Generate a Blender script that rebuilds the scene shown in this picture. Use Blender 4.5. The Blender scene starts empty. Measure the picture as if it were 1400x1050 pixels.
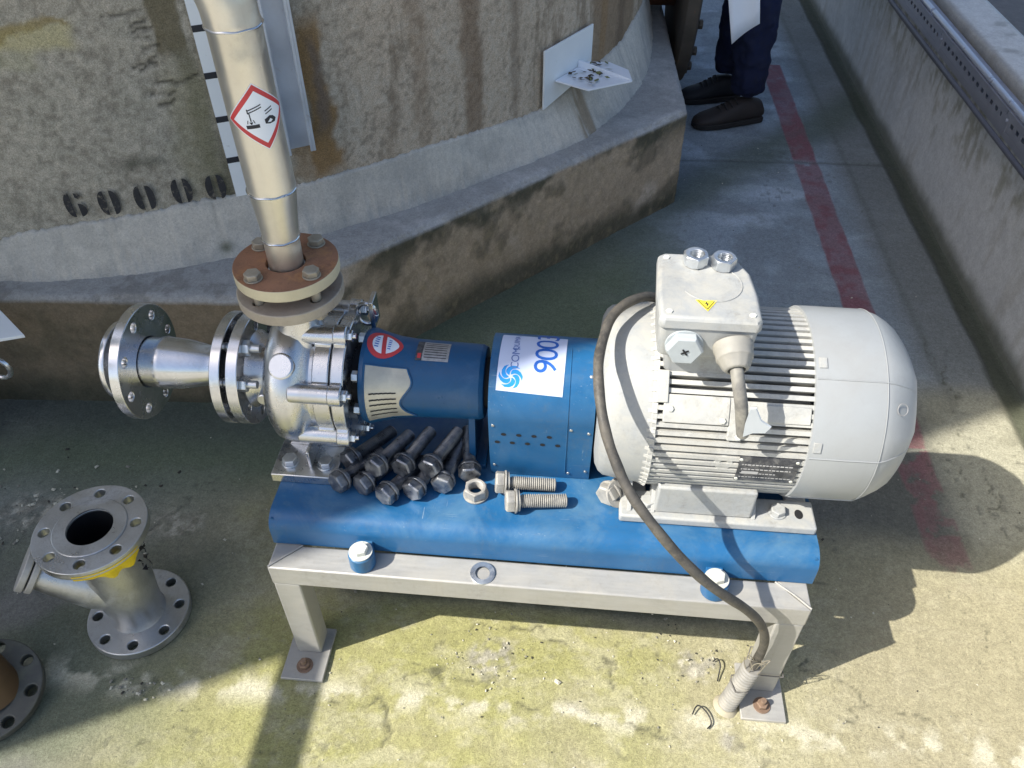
import bpy, bmesh, math, random
import numpy as np
from mathutils import Vector, Matrix
from math import sin, cos, pi, radians as R
random.seed(4)
sc = bpy.context.scene
C = sc.collection
# ---------------------------------------------------------------- camera, sky, sun, exposure
cam = bpy.data.cameras.new('camera'); camo = bpy.data.objects.new('camera', cam); C.objects.link(camo)
yaw, pit, rol = R(-5.446), R(43.087), R(-0.207)
fw = Vector((sin(yaw)*cos(pit), cos(yaw)*cos(pit), -sin(pit))); rt = Vector((cos(yaw), -sin(yaw), 0)); up = rt.cross(fw)
rt2 = rt*cos(rol)+up*sin(rol); up2 = -rt*sin(rol)+up*cos(rol)
camo.matrix_world = Matrix(((rt2.x, up2.x, -fw.x, .45206), (rt2.y, up2.y, -fw.y, -1.02063), (rt2.z, up2.z, -fw.z, 1.4853), (0, 0, 0, 1)))
cam.sensor_fit = 'HORIZONTAL'; cam.sensor_width = 36; cam.lens = 1098.91/1400*36
cam.clip_start = .02; cam.clip_end = 500
sc.camera = camo
SUN = Vector((.6233, .3135, -.7164)).normalized()      # direction the light travels
w = bpy.data.worlds.new('World'); sc.world = w; w.use_nodes = True
nt = w.node_tree; bg = nt.nodes['Background']; sky = nt.nodes.new('ShaderNodeTexSky'); sky.sky_type = 'NISHITA'; sky.sun_disc = False
sky.sun_elevation = math.asin(-SUN.z); sky.sun_rotation = math.atan2(-SUN.x, -SUN.y) % (2*pi)
sky.dust_density = 2.0
nt.links.new(sky.outputs[0], bg.inputs[0]); bg.inputs[1].default_value = .13
sl = bpy.data.lights.new('sun', 'SUN'); sl.energy = 5.0; sl.angle = R(.5); sl.color = (1, .95, .86)
so = bpy.data.objects.new('sun', sl); C.objects.link(so); so.rotation_euler = SUN.to_track_quat('-Z', 'Y').to_euler(); so.location = (-6, -4, 9)
sc.view_settings.view_transform = 'Standard'; sc.view_settings.look = 'None'; sc.view_settings.gamma = 1; sc.view_settings.exposure = .56

# ---------------------------------------------------------------- helpers
def srgb(r, g, b):
    f = lambda c: (c/255/12.92 if c/255 <= .04045 else ((c/255+.055)/1.055)**2.4)
    return (f(r), f(g), f(b))
def frame(axis, up=(0, 0, 1)):
    z = Vector(axis).normalized(); u = Vector(up)
    if abs(z.dot(u)) > .99: u = Vector((0, 1, 0))
    x = u.cross(z).normalized(); y = z.cross(x)
    return Matrix((x, y, z)).transposed().to_4x4()
def at(origin, axis=(0, 0, 1), up=(0, 0, 1)):
    return Matrix.Translation(Vector(origin)) @ frame(axis, up)
ID = Matrix.Identity(4)
class MB:
    def __init__(s): s.v = []; s.f = []; s.m = []; s.T = ID
    def add(s, vs, fs, mi=0, M=ID):
        b = len(s.v); M = s.T @ M
        s.v += [tuple(M @ Vector(p)) for p in vs]
        s.f += [tuple(i+b for i in f) for f in fs]; s.m += [mi]*len(fs); return s
    def box(s, a, b, mi=0, M=ID):
        x0, y0, z0 = a; x1, y1, z1 = b
        return s.add([(x0,y0,z0),(x1,y0,z0),(x1,y1,z0),(x0,y1,z0),(x0,y0,z1),(x1,y0,z1),(x1,y1,z1),(x0,y1,z1)],
                     [(0,3,2,1),(4,5,6,7),(0,1,5,4),(1,2,6,5),(2,3,7,6),(3,0,4,7)], mi, M)
    def lathe(s, prof, M=ID, n=40, mi=0, rf=None, cap=True, ph=0):
        # prof: (a along local z, r)
        vs = []; fs = []
        for a, r in prof:
            for k in range(n):
                t = 2*pi*(k+ph)/n; q = r*(rf(t, a) if rf else 1); vs.append((q*cos(t), q*sin(t), a))
        L = len(prof)
        for i in range(L-1):
            for k in range(n):
                k2 = (k+1) % n; fs.append((i*n+k, i*n+k2, (i+1)*n+k2, (i+1)*n+k))
        if cap:
            fs.append(tuple(reversed(range(n)))); fs.append(tuple((L-1)*n+k for k in range(n)))
        return s.add(vs, fs, mi, M)
    def cyl(s, p0, p1, r0, r1=None, n=32, mi=0):
        p0 = Vector(p0); p1 = Vector(p1); d = p1-p0
        return s.lathe([(0, r0), (d.length, r0 if r1 is None else r1)], at(p0, d), n, mi)
    def prism(s, poly, h, M=ID, mi=0, z0=0):
        n = len(poly); vs = [(x, y, z0) for x, y in poly]+[(x, y, z0+h) for x, y in poly]
        fs = [tuple(reversed(range(n))), tuple(range(n, 2*n))]+[(k, (k+1) % n, n+(k+1) % n, n+k) for k in range(n)]
        return s.add(vs, fs, mi, M)
    def loft(s, rings, mi=0, M=ID, cap=True):
        n = len(rings[0]); vs = [p for r in rings for p in r]; fs = []
        for i in range(len(rings)-1):
            for k in range(n): fs.append((i*n+k, i*n+(k+1) % n, (i+1)*n+(k+1) % n, (i+1)*n+k))
        if cap: fs.append(tuple(reversed(range(n)))); fs.append(tuple((len(rings)-1)*n+k for k in range(n)))
        return s.add(vs, fs, mi, M)
    def tube(s, pts, r, n=14, mi=0):
        P = [Vector(p) for p in pts]; rr = r if isinstance(r, (list, tuple)) else [r]*len(P)
        T = []
        for i in range(len(P)): T.append((P[min(i+1, len(P)-1)]-P[max(i-1, 0)]).normalized())
        x = T[0].orthogonal().normalized(); rings = []
        for i, p in enumerate(P):
            x = (x - T[i]*x.dot(T[i])).normalized(); y = T[i].cross(x)
            rings.append([tuple(p+rr[i]*(x*cos(2*pi*k/n)+y*sin(2*pi*k/n))) for k in range(n)])
        return s.loft(rings, mi)
    def plate(s, loops, t, M=ID, mi=0):
        """flat plate with holes: loops[0] outer, the others holes, local xy, thickness t along local z"""
        bm = bmesh.new()
        for lp in loops:
            vv = [bm.verts.new((x, y, 0)) for x, y in lp]
            for i in range(len(vv)): bm.edges.new((vv[i], vv[(i+1) % len(vv)]))
        bmesh.ops.triangle_fill(bm, use_beauty=True, use_dissolve=False, edges=bm.edges[:], normal=(0, 0, 1))
        bm.verts.index_update(); vs = [tuple(v.co) for v in bm.verts]
        fs = []
        for f in bm.faces:
            ids = [v.index for v in f.verts]
            fs.append(tuple(ids) if f.normal.z > 0 else tuple(reversed(ids)))
        bm.free(); n = len(vs)
        V = [(x, y, t) for x, y, _ in vs]+[(x, y, 0) for x, y, _ in vs]
        F = list(fs)+[tuple(i+n for i in reversed(f)) for f in fs]
        b = 0
        for lp in loops:
            L = len(lp)
            for i in range(L):
                j = (i+1) % L; F.append((b+i, b+j, n+b+j, n+b+i))
            b += L
        return s.add(V, F, mi, M)
    def build(s, name, mats, parent=None, bevel=0, ang=33, seg=2, origin=None, mod=None):
        me = bpy.data.meshes.new(name)
        off = Vector(origin) if origin is not None else Vector((0, 0, 0))
        me.from_pydata([tuple(Vector(p)-off) for p in s.v], [], s.f)
        bm = bmesh.new(); bm.from_mesh(me); bmesh.ops.recalc_face_normals(bm, faces=bm.faces); bm.to_mesh(me); bm.free()
        if len(me.polygons) == len(s.m): me.polygons.foreach_set('material_index', s.m)
        me.polygons.foreach_set('use_smooth', [True]*len(me.polygons)); me.set_sharp_from_angle(angle=R(ang))
        for m in (mats if isinstance(mats, (list, tuple)) else [mats]): me.materials.append(m)
        o = bpy.data.objects.new(name, me); C.objects.link(o)
        if origin is not None: o.location = off
        if bevel:
            b = o.modifiers.new('bevel', 'BEVEL'); b.width = bevel; b.segments = seg; b.limit_method = 'ANGLE'; b.angle_limit = R(40); b.harden_normals = False
        if parent is not None: setp(o, parent)
        return o
def setp(o, p):
    o.parent = p
    wm = Matrix.Translation(p.location)
    q = p.parent
    while q is not None: wm = Matrix.Translation(q.location) @ p.matrix_parent_inverse @ wm if False else wm; q = q.parent
    if p.type == 'EMPTY' or p.parent is None: o.matrix_parent_inverse = Matrix.Translation(-Vector(p.location))
def tag(o, label=None, cat=None, group=None, kind=None):
    if label: o['label'] = label
    if cat: o['category'] = cat
    if group: o['group'] = group
    if kind: o['kind'] = kind
    return o
def thing(name, label, cat, loc=(0, 0, 0), group=None):
    o = bpy.data.objects.new(name, None); C.objects.link(o); o.location = loc; o.empty_display_size = .05
    return tag(o, label, cat, group)
def circle(r, n=40, c=(0, 0), ph=0): return [(c[0]+r*cos(2*pi*(k+ph)/n), c[1]+r*sin(2*pi*(k+ph)/n)) for k in range(n)]
def flange_loops(Ro, ri, nh, rh, pcd, ph=0, n=72):
    L = [circle(Ro, n), circle(ri, 40)]
    for k in range(nh):
        a = 2*pi*(k+ph)/nh; L.append(circle(rh, 16, (pcd*cos(a), pcd*sin(a))))
    return L
def hexhead(mb, M, af, h, mi=0, ch=.12, rot=0):
    Rr = af/2/cos(pi/6)
    mb.lathe([(0, Rr*.97), (h*.06, Rr), (h*(1-ch), Rr), (h, Rr*.88)], M, 6, mi, ph=rot)
def hexnut(mb, M, af, h, hole, mi=0):
    """hexagonal nut with a real threaded bore"""
    n = 48; Rr = af/2; vs = []; fs = []
    def hexr(t): return Rr/cos((t+pi/6) % (pi/3)-pi/6)
    rings = []
    for (z, kind) in ((0, 'c'), (h*.1, 'h'), (h*.9, 'h'), (h, 'c')):
        rings.append([((hexr(2*pi*k/n) if kind == 'h' else min(hexr(2*pi*k/n), Rr*1.0))*cos(2*pi*k/n), (hexr(2*pi*k/n) if kind == 'h' else min(hexr(2*pi*k/n), Rr*1.0))*sin(2*pi*k/n), z) for k in range(n)])
    prof = [(h, hole*1.12)]
    z = h; nth = 6
    for i in range(nth): prof += [(h-h*(i+.5)/nth, hole*.93), (h-h*(i+1)/nth+.0001, hole*1.04)]
    for (z, r) in prof: rings.append([(r*cos(2*pi*k/n), r*sin(2*pi*k/n), z) for k in range(n)])
    rings.append(rings[0]); mb.loft(rings, mi, M, cap=False)
# numpy value noise -------------------------------------------------
def vnoise(x, y, sc_, seed):
    rng = np.random.RandomState(seed); G = rng.rand(256, 256)
    u = x/sc_; v = y/sc_; i = np.floor(u).astype(int); j = np.floor(v).astype(int); fx = u-i; fy = v-j
    fx = fx*fx*(3-2*fx); fy = fy*fy*(3-2*fy); i &= 255; j &= 255; i2 = (i+1) & 255; j2 = (j+1) & 255
    return (G[i, j]*(1-fx)+G[i2, j]*fx)*(1-fy)+(G[i, j2]*(1-fx)+G[i2, j2]*fx)*fy
def fbm(x, y, s0, seed, oc=5, g=.55):
    a = 1; t = 0; n = 0
    for k in range(oc):
        ca, sa = math.cos(.7*k+.3), math.sin(.7*k+.3)
        t = t+a*vnoise(x*ca-y*sa+17*k, x*sa+y*ca-9*k, s0/2**k, seed+k*7); n += a; a *= g
    return t/n
def sst(a, b, x): t = np.clip((x-a)/(b-a), 0, 1); return t*t*(3-2*t)
def polydist(x, y, pts, wob=0, seed=1):
    if wob: x = x+(fbm(x, y, .04, seed, 3)-.5)*wob; y = y+(fbm(x, y, .04, seed+50, 3)-.5)*wob
    d = np.full(x.shape, 9.)
    for (ax, ay), (bx, by) in zip(pts[:-1], pts[1:]):
        ux, uy = bx-ax, by-ay; t = np.clip(((x-ax)*ux+(y-ay)*uy)/(ux*ux+uy*uy), 0, 1); d = np.minimum(d, np.hypot(x-ax-t*ux, y-ay-t*uy))
    return d
def gridmesh(name, P, col, mat, closed=False, parent=None, rough=None):
    """P: (nu,nv,3) points, col (nu,nv,3) linear colour"""
    nu, nv = P.shape[:2]; me = bpy.data.meshes.new(name)
    idx = np.arange(nu*nv).reshape(nu, nv)
    if closed: idx = np.vstack([idx, idx[:1]])
    q = np.stack([idx[:-1, :-1], idx[1:, :-1], idx[1:, 1:], idx[:-1, 1:]], -1).reshape(-1, 4)
    me.vertices.add(nu*nv); me.vertices.foreach_set('co', P.reshape(-1).astype(np.float32))
    me.loops.add(q.size); me.loops.foreach_set('vertex_index', q.reshape(-1).astype(np.int32))
    me.polygons.add(len(q)); me.polygons.foreach_set('loop_start', np.arange(0, q.size, 4, dtype=np.int32))
    me.update(calc_edges=True); me.polygons.foreach_set('use_smooth', np.ones(len(q), bool))
    a = me.attributes.new('col', 'FLOAT_COLOR', 'POINT'); c4 = np.ones((nu*nv, 4), np.float32); c4[:, :3] = col.reshape(-1, 3); a.data.foreach_set('color', c4.reshape(-1))
    me.materials.append(mat); me.validate()
    o = bpy.data.objects.new(name, me); C.objects.link(o)
    if parent is not None: setp(o, parent)
    return o
def mixc(a, b, t): t = t[..., None]; return a*(1-t)+np.array(b)*t
# ---------------------------------------------------------------- materials
def newmat(name):
    m = bpy.data.materials.new(name); m.use_nodes = True; return m, m.node_tree.nodes, m.node_tree.links, m.node_tree.nodes['Principled BSDF']
def noise(N, L, co, scale, detail=5, rough=.6, dist=0):
    n = N.new('ShaderNodeTexNoise'); n.inputs['Scale'].default_value = scale; n.inputs['Detail'].default_value = detail
    n.inputs['Roughness'].default_value = rough; n.inputs['Distortion'].default_value = dist; L.new(co, n.inputs['Vector']); return n.outputs['Fac']
def ramp(N, L, fac, a, b, c0=(0, 0, 0), c1=(1, 1, 1)):
    n = N.new('ShaderNodeMapRange'); n.inputs['From Min'].default_value = a; n.inputs['From Max'].default_value = b
    n.inputs['To Min'].default_value = c0 if isinstance(c0, (int, float)) else 0; n.inputs['To Max'].default_value = c1 if isinstance(c1, (int, float)) else 1
    L.new(fac, n.inputs['Value']); return n.outputs['Result']
def mix(N, L, fac, a, b, mode='MIX'):
    n = N.new('ShaderNodeMix'); n.data_type = 'RGBA'; n.blend_type = mode
    if isinstance(fac, (int, float)): n.inputs[0].default_value = fac
    else: L.new(fac, n.inputs[0])
    for i, v in ((6, a), (7, b)):
        if isinstance(v, tuple): n.inputs[i].default_value = (*v, 1)
        else: L.new(v, n.inputs[i])
    return n.outputs[2]
def math_(N, L, op, a, b=None):
    n = N.new('ShaderNodeMath'); n.operation = op
    for i, v in enumerate((a, b)):
        if v is None: continue
        if isinstance(v, (int, float)): n.inputs[i].default_value = v
        else: L.new(v, n.inputs[i])
    return n.outputs[0]
def coords(N, L, stretch=None, rnd=False):
    t = N.new('ShaderNodeTexCoord'); o = t.outputs['Object']
    if rnd:
        oi = N.new('ShaderNodeObjectInfo'); a = N.new('ShaderNodeVectorMath'); a.operation = 'ADD'; L.new(o, a.inputs[0]); L.new(oi.outputs['Random'], a.inputs[1]); o = a.outputs[0]
    if stretch:
        m = N.new('ShaderNodeMapping'); m.inputs['Scale'].default_value = stretch; L.new(o, m.inputs[0]); o = m.outputs[0]
    return o
def mat(name, col, rough=.5, metal=0, var=.15, vs=18, dust=None, dcol=(.42, .40, .34), ds=9, upd=0, spots=None, scol=(.1, .1, .1), ss=60, bump=.0, bs=250, stretch=None, rnd=False, rvar=.12, coat=0, spec=.5, scr=0, scrc=(.5, .55, .58), grime=0, gcol=(.16, .14, .11)):
    m, N, L, b = newmat(name); co = coords(N, L, None, rnd); cs = coords(N, L, stretch, rnd) if stretch else co
    n1 = noise(N, L, cs, vs, 6, .65)
    c = mix(N, L, ramp(N, L, n1, .3, .7), tuple(x*(1-var) for x in col), tuple(min(1, x*(1+var)) for x in col))
    r = ramp(N, L, n1, .3, .7, rough-rvar, rough+rvar)
    if spots:
        f = math_(N, L, 'MULTIPLY', ramp(N, L, noise(N, L, co, ss, 5, .75), .66-spots*.2, .74-spots*.12), .35+spots); c = mix(N, L, f, c, scol); r = math_(N, L, 'MAXIMUM', r, math_(N, L, 'MULTIPLY', f, .7))
    if grime:    # ingrained dirt: fine specks gathered in broader patches, and short runs
        g1 = ramp(N, L, noise(N, L, co, 11, 5, .65, .6), .44, .66); g2 = ramp(N, L, noise(N, L, co, 95, 5, .8), .47, .63); g3 = ramp(N, L, noise(N, L, co, 300, 3, .8), .58, .68)
        f = math_(N, L, 'MULTIPLY', math_(N, L, 'MULTIPLY', g1, g2), grime); c = mix(N, L, f, c, gcol); c = mix(N, L, math_(N, L, 'MULTIPLY', g3, grime*.45), c, gcol)
        mp = N.new('ShaderNodeMapping'); mp.inputs['Scale'].default_value = (55, 55, 5); L.new(co, mp.inputs[0])
        f = math_(N, L, 'MULTIPLY', ramp(N, L, noise(N, L, mp.outputs[0], 1.5, 3, .6), .60, .72), grime*.5); c = mix(N, L, f, c, gcol); r = math_(N, L, 'MAXIMUM', r, math_(N, L, 'MULTIPLY', g1, .6))
    if scr:      # fine scratches and drag marks
        for st_, sc2 in (((1, 40, 40), 9), ((26, 1.2, 30), 14), ((18, 34, 2), 11)):
            mp = N.new('ShaderNodeMapping'); mp.inputs['Scale'].default_value = st_; mp.inputs['Rotation'].default_value = (.1, .2, .35); L.new(co, mp.inputs[0])
            f = math_(N, L, 'MULTIPLY', ramp(N, L, noise(N, L, mp.outputs[0], sc2, 2, .5), .70, .735), ramp(N, L, noise(N, L, co, 16, 3, .6), .52, .62)); f = math_(N, L, 'MULTIPLY', f, scr); c = mix(N, L, f, c, scrc)
    met = metal
    if dust:
        f = ramp(N, L, noise(N, L, co, ds, 8, .7, .5), .55-dust*.35, .85-dust*.3)
        if upd:
            g = N.new('ShaderNodeNewGeometry'); s = N.new('ShaderNodeSeparateXYZ'); L.new(g.outputs['Normal'], s.inputs[0])
            uf = ramp(N, L, s.outputs['Z'], .0, .9); f = math_(N, L, 'MULTIPLY', f, math_(N, L, 'ADD', math_(N, L, 'MULTIPLY', uf, upd), 1-upd))
        f = math_(N, L, 'MULTIPLY', f, min(1, .35+dust)); c = mix(N, L, f, c, dcol); r = math_(N, L, 'MAXIMUM', r, math_(N, L, 'MULTIPLY', f, .9))
        if metal: met = math_(N, L, 'MULTIPLY', math_(N, L, 'SUBTRACT', 1.0, f), metal)
    L.new(c, b.inputs['Base Color']); L.new(r, b.inputs['Roughness'])
    if isinstance(met, (int, float)): b.inputs['Metallic'].default_value = met
    else: L.new(met, b.inputs['Metallic'])
    b.inputs['Specular IOR Level'].default_value = spec; b.inputs['Coat Weight'].default_value = coat
    if bump:
        bn = N.new('ShaderNodeBump'); bn.inputs['Strength'].default_value = bump; bn.inputs['Distance'].default_value = .002
        L.new(noise(N, L, co, bs, 5, .7), bn.inputs['Height']); L.new(bn.outputs[0], b.inputs['Normal'])
    return m
def attrmat(name, rough=.88, fs=(60, 260, 900), fa=(.25, .3, .25), bump=.35, dist=.004, flecks=.5, pits=.5):
    """surface whose broad stains are measured per vertex and whose grain is procedural"""
    m, N, L, b = newmat(name); co = coords(N, L)
    a = N.new('ShaderNodeAttribute'); a.attribute_name = 'col'; c = a.outputs['Color']; hs = None
    for s, k in zip(fs, fa):
        n = noise(N, L, co, s, 4, .7); v = ramp(N, L, n, .25, .75, 1-k, 1+k)
        mm = N.new('ShaderNodeVectorMath'); mm.operation = 'SCALE'; L.new(c, mm.inputs[0]); L.new(v, mm.inputs['Scale']); c = mm.outputs[0]
        hs = n if hs is None else math_(N, L, 'ADD', hs, math_(N, L, 'MULTIPLY', n, .6))
    if flecks:
        f = ramp(N, L, noise(N, L, co, 170, 3, .8, 1.5), .69, .75); c = mix(N, L, math_(N, L, 'MULTIPLY', f, flecks), c, (.62, .6, .52))
        f = ramp(N, L, noise(N, L, co, 120, 4, .8, 1.), .70, .77); c = mix(N, L, math_(N, L, 'MULTIPLY', f, flecks*.6), c, (.07, .07, .05))
    if pits:
        f = ramp(N, L, noise(N, L, co, 420, 2, .6), .66, .70); c = mix(N, L, math_(N, L, 'MULTIPLY', f, pits), c, (.045, .042, .035)); hs = math_(N, L, 'SUBTRACT', hs, math_(N, L, 'MULTIPLY', f, .8))
    L.new(c, b.inputs['Base Color']); b.inputs['Roughness'].default_value = rough; b.inputs['Specular IOR Level'].default_value = .3
    bn = N.new('ShaderNodeBump'); bn.inputs['Strength'].default_value = bump; bn.inputs['Distance'].default_value = dist
    L.new(hs, bn.inputs['Height']); L.new(bn.outputs[0], b.inputs['Normal']); return m
m_floor = attrmat('concrete_floor', .9, (50, 190, 600), (.14, .28, .36), .7, .004, .6)
m_tank = attrmat('tank_concrete', .85, (110, 320, 900), (.14, .42, .5), .5, .003, .2)
m_step = attrmat('plinth_concrete', .9, (40, 150, 600), (.18, .2, .2), .45, .004, .3)
m_mortar = attrmat('mortar', .92, (50, 200, 700), (.1, .14, .16), .45, .003, .15)
m_wall = attrmat('bund_concrete', .9, (30, 140, 600), (.12, .14, .15), .4, .004, .15)
m_asph = mat('asphalt', (.14, .14, .14), .9, 0, .25, 40, bump=.6, bs=180, spots=.4, scol=(.25, .25, .24), ss=300)
m_galv = mat('galvanised_paint', grime=.25, gcol=(.22, .19, .14), col=(.40, .395, .375), rough=.5, metal=.25, var=.08, vs=10, dust=.25, dcol=(.44, .41, .34), ds=14, upd=.3, stretch=(2, 14, 14), spots=.04, scol=(.25, .18, .12), ss=90)
m_zinc = mat('zinc_metal', (.60, .63, .66), .34, .9, .15, 30, rnd=True, spots=.2, scol=(.3, .3, .3), ss=50, dust=.15, dcol=(.45, .44, .40), ds=25)
m_steel = mat('stainless_steel', (.66, .67, .69), .24, 1.0, .12, 14, dust=.04, dcol=(.45, .44, .38), ds=12, rvar=.1, spots=.15, scol=(.35, .33, .28), ss=40)
m_cast = mat('cast_stainless', (.64, .645, .65), .29, 1.0, .06, 30, dust=.08, dcol=(.45, .42, .33), ds=14, bump=.10, bs=420, spots=.08, scol=(.32, .27, .18), ss=45)
m_pipe = mat('pickled_pipe', grime=.15, gcol=(.35, .28, .2), col=(.72, .69, .61), rough=.36, metal=.85, var=.10, vs=6, dust=.15, dcol=(.6, .56, .45), ds=7, rvar=.1)
m_spool = mat('spool_steel', grime=.3, gcol=(.16, .13, .10), col=(.52, .53, .53), rough=.36, metal=.88, var=.14, vs=12, dust=.14, dcol=(.40, .38, .32), ds=14, bump=.25, bs=300)
m_rustfl = mat('rusty_flange', grime=.6, gcol=(.10, .05, .03), col=(.30, .15, .085), rough=.72, metal=.1, var=.25, vs=14, spots=.8, scol=(.40, .20, .09), ss=22, bump=.4, bs=200)
m_palefl = mat('dull_flange', grime=.45, gcol=(.18, .11, .06), col=(.42, .37, .30), rough=.6, metal=.35, var=.15, vs=14, dust=.35, dcol=(.50, .44, .34), ds=16, bump=.25)
m_rim = mat('lit_rim', (.60, .54, .38), .6, .2, .15, 14)  # light caught on the rusty flange's rim, put in as cream colour
m_blue = mat('blue_paint', grime=.28, gcol=(.10, .13, .15), col=(.013, .105, .255), rough=.36, metal=0, var=.14, vs=9, dust=.34, dcol=(.14, .255, .34), ds=8, upd=.75, scr=.35, spots=.0, scol=(.4, .5, .55), ss=55, rvar=.08)
m_blued = mat('blue_paint_pump', grime=.3, gcol=(.05, .07, .09), col=(.007, .075, .19), rough=.34, metal=0, var=.10, vs=9, dust=.12, dcol=(.15, .25, .38), ds=8, upd=.5, spots=.0, scol=(.25, .33, .4), ss=60)
m_grey = mat('motor_paint', grime=.42, col=(.35, .365, .37), rough=.55, metal=0, var=.08, vs=9, dust=.5, scr=.3, scrc=(.15, .14, .12), dcol=(.47, .455, .40), ds=34, upd=.5, spots=.06, scol=(.34, .32, .27), ss=55, bump=.15)
m_greyfin = mat('motor_fin_paint', grime=.42, col=(.43, .435, .42), rough=.65, metal=0, var=.14, vs=30, dust=.5, dcol=(.53, .515, .46), ds=26, upd=.2, spots=.16, scol=(.22, .19, .15), ss=45, bump=.3)
m_cowl = mat('cowl_paint', grime=.16, gcol=(.22, .21, .19), col=(.335, .352, .36), rough=.42, metal=0, var=.05, vs=5, dust=.36, scr=.22, scrc=(.2, .19, .18), dcol=(.31, .31, .30), ds=9, upd=.95, spots=.0, scol=(.3, .3, .28), ss=60)
m_bolt = mat('dusty_bolt', (.20, .215, .25), .34, .9, .35, 60, dust=.30, dcol=(.38, .37, .32), ds=60, rnd=True, bump=.2, bs=500)
m_boltl = mat('dusty_pale_bolt', grime=.4, gcol=(.13, .11, .09), col=(.36, .35, .33), rough=.6, metal=.4, var=.2, vs=60, dust=.5, dcol=(.46, .44, .38), ds=50, rnd=True, bump=.2, bs=500)
m_black = mat('black_rubber', (.02, .02, .02), .6)
m_cable = mat('cable_sheath', grime=.4, gcol=(.24, .21, .16), col=(.055, .052, .048), rough=.62, metal=0, var=.2, vs=40, dust=.4, dcol=(.15, .135, .11), ds=25, spots=.12, scol=(.5, .3, .08), ss=30)
m_stub = mat('grey_cable', (.15, .145, .135), .6, 0, .15, 30, dust=.4, dcol=(.42, .4, .34), ds=20)
m_cond = mat('conduit_plastic', (.27, .262, .24), .65, 0, .2, 30, dust=.35, dcol=(.36, .33, .27), ds=30)
m_white = mat('white_paint', (.82, .85, .86), .5, 0, .03, 10, spots=.04, scol=(.4, .38, .33), ss=40)
m_whiteb = mat('white_sheet', (.80, .84, .90), .45, 0, .02, 10)
m_chan = mat('channel_zinc', (.62, .66, .72), .42, .35, .1, 12, spots=.2, scol=(.35, .28, .2), ss=30)
m_label = mat('label_sheet', (.56, .63, .82), .4, 0, .03, 12)  # white label tinted bluish for the shade lying on it
m_ink = mat('black_ink', (.02, .022, .03), .6)
m_stencil = mat('stencil_black', (.03, .03, .033), .8, 0, .5, 60, spots=.6, scol=(.25, .22, .17), ss=75)
m_red = mat('sticker_red', (.55, .05, .055), .5)
m_lblue = mat('label_blue', (.02, .12, .50), .4)
m_lcyan = mat('logo_blue', (.01, .27, .72), .4)
m_yellow = mat('warning_yellow', (.80, .66, .06), .5)
m_tape = mat('yellow_tape', (.78, .58, .01), .45)
m_dark = mat('dark_gap', (.012, .012, .014), .8)
m_dplate = mat('dark_nameplate', (.055, .06, .075), .4, .3, .2, 60, dust=.3, dcol=(.35, .34, .32), ds=60)
m_plateg = mat('etched_plate', (.42, .42, .42), .4, .5, .25, 120)
m_gas = mat('gasket', (.05, .05, .05), .8)
m_boss = mat('boss_top', (.62, .63, .58), .6, 0, .12, 50, dust=.4)

# ---------------------------------------------------------------- ground
def axis(fine0, fine1, st, outs):
    return np.array(sorted(set(list(np.round(np.arange(fine0, fine1, st), 5))+outs)))
gx = axis(-1.15, 1.70, .005, [-60, -25, -10, -5, -3, -2, -1.5, 1.72, 1.9, 2.5, 5, 12, 60])
gy = np.array(sorted(set(list(np.round(np.arange(-.66, .75, .005), 5))+list(np.round(np.arange(.75, 4.0, .012), 5))+[-60, -20, -8, -4, -2.2, -1.4, -1, -.8, 4.3, 5, 8, 14, 30, 60])))
X, Y = np.meshgrid(gx, gy, indexing='ij')
n_big = fbm(X, Y, .55, 11); n_mid = fbm(X, Y, .16, 23); n_fin = fbm(X, Y, .04, 37); n_str = fbm(X*.35, Y, .10, 51)
col = np.zeros(X.shape+(3,)); col[:] = (.235, .235, .205)
col = mixc(col, (.30, .30, .275), sst(.45, .62, n_mid))
# grey-blue aisle concrete behind the pump, blue strengthened for its skylit shade
ais = sst(.50, .80, Y+.25*(n_big-.5))*sst(.50, .72, X+.12*(n_mid-.5)); col = mixc(col, (.33, .40, .46), ais*.85); col = mixc(col, (.50, .58, .64), ais*sst(.50, .66, n_str)*.6)
col = mixc(col, (.22, .25, .26), ais*sst(.55, .42, n_mid)*.5); sh_ = sst(.85, 1.05, X)*sst(-.08, .02, Y-.45*(X-1.1)+.03*(n_mid-.5))*sst(.62, .5, Y); col = mixc(col, (.115, .115, .095), sh_*.8)  # last mask darkens the floor colour where the motor's shadow falls
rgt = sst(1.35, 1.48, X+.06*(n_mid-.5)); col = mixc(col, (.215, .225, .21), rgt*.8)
lit_wedge = sst(1.30, 1.42, X)*sst(.70, .58, Y+.04*(n_mid-.5)); col = mixc(col, (.36, .34, .24), lit_wedge*.75); col = mixc(col, (.48, .46, .35), lit_wedge*sst(.52, .62, n_mid)*.5)  # sunlit wedge right of the motor, lightened in the floor colour
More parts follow.
